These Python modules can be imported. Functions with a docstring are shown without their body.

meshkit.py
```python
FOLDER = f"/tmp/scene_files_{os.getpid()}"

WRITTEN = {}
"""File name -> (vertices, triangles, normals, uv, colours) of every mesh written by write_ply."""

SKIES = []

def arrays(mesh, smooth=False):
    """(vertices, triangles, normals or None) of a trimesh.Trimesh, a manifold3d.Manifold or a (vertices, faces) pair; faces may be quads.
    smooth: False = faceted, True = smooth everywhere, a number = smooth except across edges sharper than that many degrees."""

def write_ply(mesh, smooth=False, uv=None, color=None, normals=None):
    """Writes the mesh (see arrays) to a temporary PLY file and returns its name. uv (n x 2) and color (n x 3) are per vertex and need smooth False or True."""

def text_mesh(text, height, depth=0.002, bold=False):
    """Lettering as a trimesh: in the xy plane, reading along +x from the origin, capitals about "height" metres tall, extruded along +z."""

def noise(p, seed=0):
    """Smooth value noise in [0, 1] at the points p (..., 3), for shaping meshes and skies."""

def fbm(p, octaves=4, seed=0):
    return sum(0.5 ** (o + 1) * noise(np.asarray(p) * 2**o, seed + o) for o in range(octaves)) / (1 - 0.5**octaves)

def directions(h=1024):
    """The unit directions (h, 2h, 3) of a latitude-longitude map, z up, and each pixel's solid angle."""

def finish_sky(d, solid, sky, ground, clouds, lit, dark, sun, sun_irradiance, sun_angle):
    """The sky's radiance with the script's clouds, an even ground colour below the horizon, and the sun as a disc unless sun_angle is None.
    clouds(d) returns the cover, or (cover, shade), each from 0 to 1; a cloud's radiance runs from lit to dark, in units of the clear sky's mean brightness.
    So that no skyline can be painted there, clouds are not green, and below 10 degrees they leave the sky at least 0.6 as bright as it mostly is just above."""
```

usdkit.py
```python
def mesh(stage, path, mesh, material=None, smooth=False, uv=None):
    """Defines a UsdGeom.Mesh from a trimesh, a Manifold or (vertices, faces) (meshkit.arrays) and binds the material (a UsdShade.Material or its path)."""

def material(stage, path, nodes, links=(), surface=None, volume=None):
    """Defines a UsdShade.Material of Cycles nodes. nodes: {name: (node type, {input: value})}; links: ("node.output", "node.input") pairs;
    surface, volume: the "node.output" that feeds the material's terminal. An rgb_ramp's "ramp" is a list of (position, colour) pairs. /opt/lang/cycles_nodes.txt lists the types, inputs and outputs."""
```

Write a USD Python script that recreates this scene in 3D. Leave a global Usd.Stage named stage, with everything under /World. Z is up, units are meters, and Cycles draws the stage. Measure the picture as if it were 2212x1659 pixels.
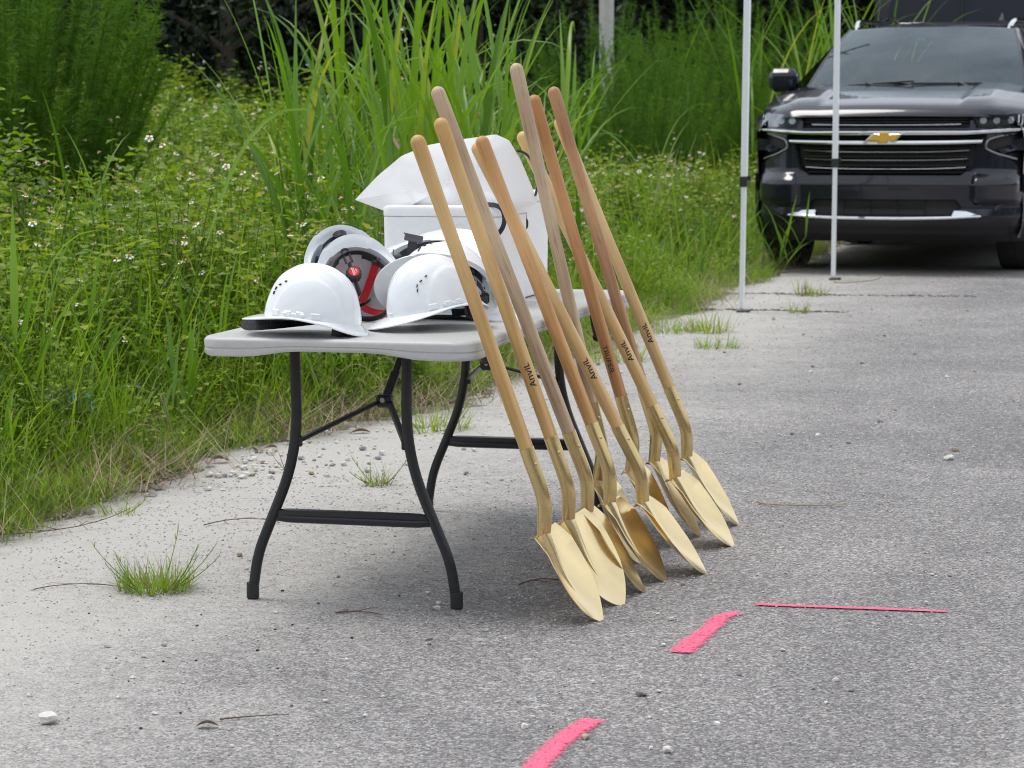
import math, random
import numpy as np, trimesh, usdkit, meshkit
from pxr import Usd, UsdGeom, UsdLux, UsdShade, Gf, Sdf, Vt

stage = Usd.Stage.CreateInMemory()
UsdGeom.SetStageUpAxis(stage, 'Z'); UsdGeom.SetStageMetersPerUnit(stage, 1.0)
UsdGeom.Xform.Define(stage, '/World'); UsdGeom.Scope.Define(stage, '/World/Looks')
PI = math.pi

# ------------------------------------------------------------------ camera, sky, sun, exposure
CAM_H, PITCH, ROLL, EXPOSURE = 1.37515, 0.110624, -0.0063137, 0.38
cam = UsdGeom.Camera.Define(stage, '/World/camera')
_c, _s = math.cos(ROLL), math.sin(ROLL)
_r0, _u0, _f0 = np.array([1, 0, 0.]), np.array([0, math.sin(PITCH), math.cos(PITCH)]), np.array([0, math.cos(PITCH), -math.sin(PITCH)])
_r, _u = _c * _r0 + _s * _u0, -_s * _r0 + _c * _u0
cam.AddTransformOp().Set(Gf.Matrix4d(*_r, 0, *_u, 0, *(-_f0), 0, 0, 0, CAM_H, 1))
cam.CreateHorizontalApertureAttr(36.0); cam.CreateVerticalApertureAttr(27.0)
cam.CreateFocalLengthAttr(36.0 * 5710.96 / 2212)
cam.CreateFStopAttr(11.0); cam.CreateFocusDistanceAttr(7.1)
cam.CreateExposureAttr(EXPOSURE)

SUN_EL, SUN_AZ = math.radians(70), math.radians(-62)      # direction towards the sun: azimuth from +y towards +x
SKY_STRENGTH, SUN_I, SUN_ANGLE = 0.10, 0.40, 24.0
dome = UsdLux.DomeLight.Define(stage, '/World/sky')
sky_m = usdkit.material(stage, '/World/Looks/overcast_sky', {
    'sky': ('sky_texture', {'sky_type': 'single_scattering', 'sun_disc': False, 'sun_elevation': SUN_EL, 'sun_rotation': SUN_AZ, 'aerosol_density': 2.0}),
    'tc': ('texture_coordinate', {}),
    'n': ('noise_texture', {'scale': 2.2, 'detail': 6, 'roughness': 0.55}),
    'cr': ('rgb_ramp', {'ramp': [(0.22, (0, 0, 0)), (0.42, (1, 1, 1))]}),
    'n2': ('noise_texture', {'scale': 3.7, 'detail': 5, 'roughness': 0.6}),
    'cc': ('rgb_ramp', {'ramp': [(0.3, (0.62, 0.65, 0.70)), (0.7, (1.0, 1.0, 1.0))]}),
    'sc': ('mix', {'mix_type': 'multiply', 'fac': 1.0, 'color2': (9.2, 9.6, 10.2)}),
    'mx': ('mix', {'mix_type': 'mix'}),
    'bg': ('background_shader', {'strength': SKY_STRENGTH})},
    [('tc.generated', 'n.vector'), ('tc.generated', 'n2.vector'), ('n.fac', 'cr.fac'), ('n2.fac', 'cc.fac'), ('cc.color', 'sc.color1'),
     ('cr.color', 'mx.fac'), ('sky.color', 'mx.color1'), ('sc.color', 'mx.color2'), ('mx.color', 'bg.color')], surface='bg.background')
UsdShade.MaterialBindingAPI.Apply(dome.GetPrim()).Bind(sky_m)
sun = UsdLux.DistantLight.Define(stage, '/World/sun')
sun.CreateNormalizeAttr(True); sun.CreateIntensityAttr(SUN_I); sun.CreateAngleAttr(SUN_ANGLE); sun.CreateColorAttr(Gf.Vec3f(1.0, 0.96, 0.90))
_sd = np.array([math.cos(SUN_EL) * math.sin(SUN_AZ), math.cos(SUN_EL) * math.cos(SUN_AZ), math.sin(SUN_EL)])
_sx = np.cross([0, 0, 1.], _sd); _sx /= np.linalg.norm(_sx); _sy = np.cross(_sd, _sx)
sun.AddTransformOp().Set(Gf.Matrix4d(*_sx, 0, *_sy, 0, *_sd, 0, 0, 0, 30, 1))

# ------------------------------------------------------------------ helpers: prims
_taken = {}
def numbered(parent, name):
    n = _taken.get((parent, name), 0); _taken[(parent, name)] = n + 1
    return f'{parent}/{name}' if n == 0 else f'{parent}/{name}_{n:03d}'

def tag(p, label=None, cat=None, group=None, kind=None):
    p = p.GetPrim() if hasattr(p, 'GetPrim') else p
    for k, v in (('label', label), ('category', cat), ('group', group), ('kind', kind)):
        if v: p.SetCustomDataByKey(k, v)
    return p

def ppath(parent): return '/World' if parent is None else (parent if isinstance(parent, str) else str(parent.GetPath()))

def obj(name, mesh, mat, parent=None, smooth=False, tone=None, label=None):
    v, f = mesh if isinstance(mesh, tuple) else (mesh.vertices, mesh.faces)
    path = numbered(ppath(parent), name)
    m = usdkit.mesh(stage, path, (np.asarray(v), np.asarray(f)), M[mat] if isinstance(mat, str) else mat, smooth=smooth)
    if tone is not None:
        UsdGeom.PrimvarsAPI(m).CreatePrimvar('tone', Sdf.ValueTypeNames.FloatArray, 'vertex').Set(Vt.FloatArray.FromNumpy(np.asarray(tone, np.float32)))
    if label: tag(m, label)
    return m.GetPrim()

def thing(name, label=None, cat=None, mat4=None, loc=(0, 0, 0), rotz=0, group=None, kind=None, parent=None):
    x = UsdGeom.Xform.Define(stage, numbered(ppath(parent), name))
    if mat4 is None:
        c, s = math.cos(rotz), math.sin(rotz)
        mat4 = np.array([[c, -s, 0, loc[0]], [s, c, 0, loc[1]], [0, 0, 1, loc[2]], [0, 0, 0, 1.]])
    x.AddTransformOp().Set(Gf.Matrix4d(*np.asarray(mat4, float).T.ravel()))
    return tag(x, label, cat, group, kind)

def copy_of(src, name, label, cat, mat4, group=None):
    t = thing(name, label, cat, mat4=mat4, group=group)
    t.GetReferences().AddInternalReference(src.GetPath()); t.SetInstanceable(True)
    return t

def frame4(origin, x, y, z):
    m = np.eye(4); m[:3, 0], m[:3, 1], m[:3, 2], m[:3, 3] = x, y, z, origin
    return m

# ------------------------------------------------------------------ helpers: meshes are (vertices, faces)
def cat(parts):
    vs, fs, n = [], [], 0
    for v, f in parts:
        v, f = np.asarray(v, float), np.asarray(f, int)
        if f.shape[1] == 4: f = np.vstack([f[:, [0, 1, 2]], f[:, [0, 2, 3]]])
        vs.append(v); fs.append(f + n); n += len(v)
    return np.vstack(vs), np.vstack(fs)

def grid(V, cu=False, cv=False, flip=False):
    V = np.asarray(V, float); n, m = V.shape[:2]
    i, j = np.meshgrid(np.arange(n if cu else n - 1), np.arange(m if cv else m - 1), indexing='ij')
    a, b, c, d = i * m + j, ((i + 1) % n) * m + j, ((i + 1) % n) * m + (j + 1) % m, i * m + (j + 1) % m
    q = np.stack([a, b, c, d], -1).reshape(-1, 4)
    if flip: q = q[:, ::-1]
    return V.reshape(-1, 3), np.vstack([q[:, [0, 1, 2]], q[:, [0, 2, 3]]])

def gnormals(V, cu=False, cv=False):
    du = (np.roll(V, -1, 0) - np.roll(V, 1, 0)) if cu else np.gradient(V, axis=0)
    dv = (np.roll(V, -1, 1) - np.roll(V, 1, 1)) if cv else np.gradient(V, axis=1)
    n = np.cross(du, dv); return n / (np.linalg.norm(n, axis=-1, keepdims=True) + 1e-12)

def solid(V, t, cu=False, sign=1.0):
    """A sheet (grid of points) with thickness t: front, back and rims."""
    N = gnormals(V, cu) * sign; B = V - N * t
    parts = [grid(V, cu, flip=sign < 0), grid(B, cu, flip=sign > 0)]
    rims = [(V[:, 0], B[:, 0]), (V[:, -1], B[:, -1])]
    if not cu: rims += [(V[0], B[0]), (V[-1], B[-1])]
    for p, q in rims: parts.append(grid(np.stack([p, q], 0), False, cu and len(p) == V.shape[0]))
    return cat(parts)

def tube(pts, radii, sides=12, cap=True, squash=None):
    p = np.asarray(pts, float); n = len(p); r = np.broadcast_to(np.asarray(radii, float), (n,))
    t = np.gradient(p, axis=0); t /= np.linalg.norm(t, axis=1, keepdims=True) + 1e-12
    a = np.zeros((n, 3)); ref = np.array([0, 0, 1.]) if abs(t[0, 2]) < .9 else np.array([1., 0, 0])
    x = np.cross(ref, t[0]); x /= np.linalg.norm(x); a[0] = x
    for k in range(1, n):
        x = a[k - 1] - t[k] * (a[k - 1] @ t[k]); a[k] = x / (np.linalg.norm(x) + 1e-12)
    b = np.cross(t, a); g = np.arange(sides) * 2 * PI / sides
    V = p[:, None] + r[:, None, None] * (np.cos(g)[None, :, None] * a[:, None] + np.sin(g)[None, :, None] * b[:, None])
    v, f = grid(V, False, True)
    if cap:
        v = np.vstack([v, p[:1], p[-1:]]); k = len(v) - 2; j = np.arange(sides); l = (n - 1) * sides
        f = np.vstack([f, np.c_[np.full(sides, k), (j + 1) % sides, j][:, [0, 2, 1]], np.c_[np.full(sides, k + 1), l + j, l + (j + 1) % sides][:, [0, 2, 1]]])
    return v, f

def box(size, center=(0, 0, 0), ch=0.0):
    sx, sy, sz = [s / 2 for s in size]
    if ch <= 0:
        b = trimesh.creation.box(size); return np.array(b.vertices) + center, np.array(b.faces)
    pts = [(x * (sx - (0 if k == 0 else ch)), y * (sy - (0 if k == 1 else ch)), z * (sz - (0 if k == 2 else ch))) for x in (-1, 1) for y in (-1, 1) for z in (-1, 1) for k in range(3)]
    h = trimesh.convex.convex_hull(np.array(pts)); return np.array(h.vertices) + center, np.array(h.faces)

def hull(pts):
    h = trimesh.convex.convex_hull(np.asarray(pts, float)); return np.array(h.vertices), np.array(h.faces)

def bar(p, q, w, h, ch=0.0, up=(0, 0, 1)):
    p, q = np.asarray(p, float), np.asarray(q, float); d = q - p; L = np.linalg.norm(d); d /= L
    s = np.cross(up, d); s /= np.linalg.norm(s) + 1e-12; u = np.cross(d, s)
    v, f = box((w, h, L), ch=ch); return (p + q) / 2 + v[:, :1] * s + v[:, 1:2] * u + v[:, 2:3] * d, f

def smooth_path(pts, n=40):
    from scipy.interpolate import CubicSpline
    p = np.asarray(pts, float); t = np.r_[0, np.cumsum(np.linalg.norm(np.diff(p, axis=0), axis=1))]
    return CubicSpline(t, p)(np.linspace(0, t[-1], n))

def fillet_path(pts, r, n=7):
    """Polyline with its inner corners rounded to radius about r."""
    p = [np.asarray(q, float) for q in pts]; out = [p[0]]
    for a, b, c in zip(p[:-2], p[1:-1], p[2:]):
        u, w = a - b, c - b; lu, lw = np.linalg.norm(u), np.linalg.norm(w); k = min(r, lu * .45, lw * .45)
        s, e = b + u / lu * k, b + w / lw * k
        for t in np.linspace(0, 1, n): out.append((1 - t) ** 2 * s + 2 * t * (1 - t) * b + t * t * e)
    out.append(p[-1]); return np.array(out)

def xf(mesh, m4):
    v, f = mesh; m4 = np.asarray(m4); return np.asarray(v) @ m4[:3, :3].T + m4[:3, 3], f

def sm(x): x = np.clip(x, 0, 1); return x * x * (3 - 2 * x)

# ------------------------------------------------------------------ road frame: X across (right), Y along, shared by table, road edge and car
TX, TY, TYAW = -0.21305, 7.71404, 0.280028
EX = np.array([math.cos(TYAW), -math.sin(TYAW), 0]); EY = np.array([math.sin(TYAW), math.cos(TYAW), 0]); T0 = np.array([TX, TY, 0])
def W(x, y, z=0.0): return T0 + EX * x + EY * y + np.array([0, 0, z])
def road_xy(p): q = np.asarray(p, float)[..., :2] - T0[:2]; return q @ EX[:2], q @ EY[:2]
TABLE4 = frame4(T0, EX, EY, np.array([0, 0, 1.]))
CARPOS, CARYAW = np.array([2.715, 19.296, 0]), 0.304
_ey = [(-14, -1.75), (0.2, -1.60), (1.6, -1.62), (2.7, -1.50), (3.7, -1.22), (5.1, -1.27), (8.1, -1.26), (11.5, -1.35), (13.6, -1.42), (90, -1.6)]
def edge_x(y):
    y = np.asarray(y, float)
    return np.interp(y, [a for a, _ in _ey], [b for _, b in _ey]) + .05 * np.sin(y * 2.3) + .035 * np.sin(y * 5.1 + 1) + .02 * np.sin(y * 11.7 + 2)
def ground_z(x, y):
    d = edge_x(y) - np.asarray(x, float)
    d2 = np.clip(d, 0, None)
    n_ = meshkit.fbm(np.stack([np.asarray(x) * 5.0, np.asarray(y) * 5.0 + 0 * np.asarray(x), 0 * np.asarray(x) + 0 * np.asarray(y)], -1), 3) - .5
    return np.where(d > -.35, .055 * n_ * sm((d + .35) / .3), 0) + np.where(d > 0, 0.10 * sm(d2 / 1.5) + 1.0 * sm((d2 - .5) / 15), 0.0) + np.where(d > .3, .03 * np.sin(x * 1.7 + y * .9) * sm((d2 - .3) / 2), 0)

# ------------------------------------------------------------------ materials
M = {}
def mat(name, base=(.5, .5, .5), rough=.5, metal=0.0, spec=.5, var=0.0, scale=20.0, bump=0.0, bscale=60.0, coat=0.0, stretch=None, rvar=0.0, coord='object', extra=None):
    """Principled with procedural tone variation, roughness variation and fine bump."""
    n = {'p': ('principled_bsdf', {'base_color': base, 'roughness': rough, 'metallic': metal, 'specular_ior_level': spec, 'coat_weight': coat, **(extra or {})}), 'tc': ('texture_coordinate', {})}
    l = []; src = f'tc.{coord}'
    if stretch: n['mp'] = ('mapping', {'scale': stretch}); l.append((src, 'mp.vector')); src = 'mp.vector'
    if var or rvar:
        n['n'] = ('noise_texture', {'scale': scale, 'detail': 5, 'roughness': .6}); l.append((src, 'n.vector'))
    if var:
        b = np.array(base); n['r'] = ('rgb_ramp', {'ramp': [(.25, tuple(b * (1 - var))), (.75, tuple(np.minimum(b * (1 + var), .95)))]})
        l += [('n.fac', 'r.fac'), ('r.color', 'p.base_color')]
    if rvar:
        n['rr'] = ('map_range', {'from_min': .3, 'from_max': .7, 'to_min': max(rough - rvar, .02), 'to_max': rough + rvar, 'clamp': True}); l += [('n.fac', 'rr.value'), ('rr.result', 'p.roughness')]
    if bump:
        n['bn'] = ('noise_texture', {'scale': bscale, 'detail': 4}); n['b'] = ('bump', {'strength': bump, 'distance': .002})
        l += [(src, 'bn.vector'), ('bn.fac', 'b.height'), ('b.normal', 'p.normal')]
    M[name] = usdkit.material(stage, f'/World/Looks/{name}', n, l, surface='p.BSDF'); return M[name]

mat('table_plastic', (.46, .46, .45), .42, var=.06, scale=90, bump=.25, bscale=500)
mat('black_enamel', (.008, .0085, .010), .34, var=.2, scale=40, bump=.12, bscale=700)
mat('black_rubber', (.012, .012, .012), .62, bump=.1)
mat('helmet_white', (.79, .82, .845), .22, var=.02, scale=6, rvar=.05, coat=.3)
mat('helmet_inside', (.66, .70, .73), .4)
mat('helmet_grey_foam', (.56, .53, .53), .9, var=.08, scale=200)
mat('black_plastic', (.018, .019, .022), .42, bump=.1)
mat('dark_plastic', (.006, .006, .007), .5)
mat('grey_plastic', (.10, .10, .11), .45)
mat('red_strap', (.52, .012, .02), .7, bump=.4, bscale=900)
mat('red_badge', (.60, .015, .02), .35)
mat('white_print', (.75, .75, .75), .5)
mat('black_print', (.015, .014, .015), .55)
mat('foam_white', (.85, .86, .87), .75, var=.03, scale=60, bump=.25, bscale=260)
mat('vinyl_white', (.88, .88, .88), .45, var=.015, scale=5, bump=.1, bscale=40)
mat('gold_paint', (.62, .47, .225), .24, metal=.95, var=.04, scale=30, rvar=.03, bump=.05, bscale=900)
mat('gold_blade', (.83, .665, .375), .23, metal=.95, var=.03, scale=9, rvar=.03, bump=.04, bscale=900)
mat('white_pole', (.72, .74, .76), .35, var=.03, scale=8)
mat('van_paint', (.016, .018, .028), .35, spec=.4)
mat('car_paint', (.006, .0065, .012), .2, spec=.3, coat=.8, extra={'coat_roughness': .03, 'metallic': .12, 'coat_ior': 1.42})
mat('chrome', (.78, .79, .80), .07, metal=1.0)
mat('satin_chrome', (.28, .28, .29), .25, metal=1.0)
mat('emblem_gold', (.72, .40, .06), .32, metal=.45, bump=.3, bscale=500)
mat('tyre', (.015, .015, .015), .8, bump=.4, bscale=120)
mat('rim_metal', (.4, .4, .42), .25, metal=1.0)
mat('cabin_dark', (.02, .021, .023), .7)
mat('cabin_seat', (.035, .033, .032), .6, var=.2, scale=30)
mat('lamp_inner', (.06, .062, .066), .15, metal=.8)
mat('drl_white', (.55, .58, .60), .25)
mat('sticker_green', (.02, .35, .2), .5)
mat('concrete', (.42, .41, .39), .85, var=.12, scale=9, bump=.4, bscale=80)
mat('bark', (.045, .037, .028), .9, var=.4, scale=20, bump=.8, bscale=30)
mat('stone_white', (.60, .58, .55), .85, var=.25, scale=45, bump=.7, bscale=150)
mat('stone_grey', (.27, .26, .26), .85, var=.3, scale=50, bump=.7, bscale=150)
mat('stone_tan', (.40, .32, .23), .85, var=.3, scale=50, bump=.7, bscale=150)
mat('stone_dark', (.035, .035, .04), .75, var=.3, scale=50, bump=.5, bscale=150)
mat('twig_brown', (.14, .085, .06), .85, var=.35, scale=60)
mat('dead_grass', (.31, .235, .155), .8, var=.4, scale=30)
mat('dry_leaf', (.25, .19, .15), .75, var=.35, scale=40)
mat('wrapper_grey', (.055, .058, .07), .3, var=.3, scale=20, bump=.5, bscale=60)
mat('wrapper_blue', (.05, .38, .60), .4)
mat('petal', (.80, .80, .76), .6)
mat('flower_eye', (.62, .27, .02), .7)
mat('flower_magenta', (.35, .03, .12), .6)

def wood(name, light, dark, fine=1.0):
    M[name] = usdkit.material(stage, f'/World/Looks/{name}', {
        'tc': ('texture_coordinate', {}), 'mp': ('mapping', {'scale': (26, 26, 1.3)}), 'mp2': ('mapping', {'scale': (190, 190, 9)}), 'mp3': ('mapping', {'scale': (3, 3, 2)}),
        'n': ('noise_texture', {'scale': 1.6, 'detail': 3, 'distortion': 1.2}), 'w': ('wave_texture', {'wave_type': 'rings', 'rings_direction': 'x', 'scale': .55, 'distortion': 5, 'detail': 2, 'detail_scale': .8}),
        'n2': ('noise_texture', {'scale': 1.0, 'detail': 3}), 'n3': ('noise_texture', {'scale': 2.0, 'detail': 3}),
        'mixf': ('mix_float', {'fac': .55}), 'r': ('rgb_ramp', {'ramp': [(.2, dark), (.5, tuple((np.array(light) * .7 + np.array(dark) * .3))), (.8, light)]}),
        'pr': ('rgb_ramp', {'ramp': [(.34, tuple(np.array(dark) * .45)), (.44, (1, 1, 1))]}), 'mul': ('mix', {'mix_type': 'multiply', 'fac': .5 * fine}),
        'sr': ('rgb_ramp', {'ramp': [(.3, (.78, .76, .74)), (.6, (1, 1, 1))]}), 'mul2': ('mix', {'mix_type': 'multiply', 'fac': .8}),
        'b': ('bump', {'strength': .25, 'distance': .001}), 'p': ('principled_bsdf', {'roughness': .48, 'specular_ior_level': .35})},
        [('tc.object', 'mp.vector'), ('tc.object', 'mp2.vector'), ('tc.object', 'mp3.vector'), ('mp.vector', 'n.vector'), ('mp.vector', 'w.vector'), ('mp2.vector', 'n2.vector'), ('mp3.vector', 'n3.vector'),
         ('n.fac', 'mixf.a'), ('w.fac', 'mixf.b'), ('mixf.result', 'r.fac'), ('n2.fac', 'pr.fac'), ('r.color', 'mul.color1'), ('pr.color', 'mul.color2'),
         ('n3.fac', 'sr.fac'), ('mul.color', 'mul2.color1'), ('sr.color', 'mul2.color2'), ('mul2.color', 'p.base_color'), ('n2.fac', 'b.height'), ('b.normal', 'p.normal')], surface='p.BSDF')
wood('wood_pale', (.68, .45, .20), (.54, .32, .115), .35)
wood('wood_cream', (.70, .49, .24), (.60, .39, .16), .3)
wood('wood_orange', (.64, .37, .16), (.50, .255, .09), .45)
wood('wood_red', (.56, .295, .125), (.42, .195, .07), .45)
wood('wood_brown', (.50, .285, .145), (.35, .18, .085), .6)
wood('wood_grey', (.58, .44, .295), (.43, .305, .195), .85)

def leaf_mat(name, ramp, trans=.4, rough=.45, spec=.35, wvar=.35):
    """Leaf: colour from the per-leaf tone, varied over the field, with light shining through."""
    M[name] = usdkit.material(stage, f'/World/Looks/{name}', {
        'a': ('attribute', {'attribute': 'tone'}), 'oi': ('object_info', {}), 'g': ('geometry', {}), 'n': ('noise_texture', {'scale': .9, 'detail': 3}),
        'm1': ('math', {'math_type': 'multiply_add', 'value2': .25}), 'm2': ('math', {'math_type': 'multiply_add', 'value2': wvar}), 'm3': ('math', {'math_type': 'subtract', 'value2': .125 + wvar * .5}),
        'r': ('rgb_ramp', {'ramp': ramp}), 'p': ('principled_bsdf', {'roughness': rough, 'specular_ior_level': spec}),
        'k': ('mix', {'mix_type': 'multiply', 'fac': 1.0, 'color2': (1.25, 1.35, .55)}), 't': ('translucent_bsdf', {}), 'mx': ('mix_closure', {'fac': trans})},
        [('g.position', 'n.vector'), ('oi.random', 'm1.value1'), ('a.fac', 'm1.value3'), ('n.fac', 'm2.value1'), ('m1.value', 'm2.value3'), ('m2.value', 'm3.value1'), ('m3.value', 'r.fac'),
         ('r.color', 'p.base_color'), ('r.color', 'k.color1'), ('k.color', 't.color'), ('p.BSDF', 'mx.closure1'), ('t.BSDF', 'mx.closure2')], surface='mx.closure')
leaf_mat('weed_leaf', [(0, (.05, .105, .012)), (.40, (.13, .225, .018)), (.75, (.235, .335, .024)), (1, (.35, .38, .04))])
leaf_mat('grass_leaf', [(0, (.085, .155, .018)), (.5, (.18, .30, .022)), (.85, (.28, .38, .028)), (1, (.38, .36, .06))])
leaf_mat('cane_leaf', [(0, (.05, .12, .016)), (.5, (.125, .245, .020)), (.85, (.21, .33, .026)), (1, (.36, .37, .06))], trans=.42, rough=.36, spec=.45, wvar=.15)
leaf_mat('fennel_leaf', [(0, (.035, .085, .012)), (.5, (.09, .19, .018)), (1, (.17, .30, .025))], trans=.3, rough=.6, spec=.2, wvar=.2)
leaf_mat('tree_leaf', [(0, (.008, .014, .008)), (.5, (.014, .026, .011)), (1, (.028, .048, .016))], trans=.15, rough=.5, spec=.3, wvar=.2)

# window glass: lets light pass, mirrors by angle
def pane(name, tint, ior=1.55, refl=(1, 1, 1)):
    M[name] = usdkit.material(stage, f'/World/Looks/{name}', {'f': ('fresnel', {'IOR': ior}), 't': ('transparent_bsdf', {'color': tint}), 'g': ('glossy_bsdf', {'color': refl, 'roughness': .01}), 'm': ('mix_closure', {})},
        [('f.fac', 'm.fac'), ('t.BSDF', 'm.closure1'), ('g.BSDF', 'm.closure2')], surface='m.closure')
pane('windscreen', (.60, .72, .70), 2.05, (.84, .95, 1.0)); pane('dark_window', (.12, .13, .13)); pane('lamp_glass', (.9, .92, .93), 1.35, (.30, .32, .34))

# ------------------------------------------------------------------ ground and road
def sheet_xy(xs, ys, zf):
    Xg, Yg = np.meshgrid(xs, ys, indexing='ij')
    Z = zf(Xg, Yg); V = T0 + EX * Xg[..., None] + EY * Yg[..., None]; V[..., 2] = Z
    return grid(V)
xs = np.unique(np.r_[np.linspace(-400, -40, 13), np.linspace(-40, -8, 40), np.linspace(-8, -2.3, 70), np.linspace(-2.3, -.85, 50), np.linspace(-.8, 60, 16), np.linspace(60, 400, 8)])
ys = np.unique(np.r_[np.linspace(-400, -16, 10), np.linspace(-16, -3, 40), np.linspace(-3, 16, 540), np.linspace(16, 30, 70), np.linspace(30, 70, 40), np.linspace(70, 500, 10)])
soil = usdkit.material(stage, '/World/Looks/soil', {
    'g': ('geometry', {}), 'n': ('noise_texture', {'scale': 3.0, 'detail': 6}), 'n2': ('noise_texture', {'scale': 60.0, 'detail': 4}),
    'r': ('rgb_ramp', {'ramp': [(.3, (.10, .082, .06)), (.5, (.19, .165, .13)), (.72, (.27, .25, .215))]}), 'b': ('bump', {'strength': .8, 'distance': .03}), 'p': ('principled_bsdf', {'roughness': .95})},
    [('g.position', 'n.vector'), ('g.position', 'n2.vector'), ('n.fac', 'r.fac'), ('r.color', 'p.base_color'), ('n2.fac', 'b.height'), ('b.normal', 'p.normal')], surface='p.BSDF')
tag(obj('ground', sheet_xy(xs, ys, ground_z), soil, smooth=True), 'soil of the overgrown roadside rising under the weeds', kind='structure')

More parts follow.
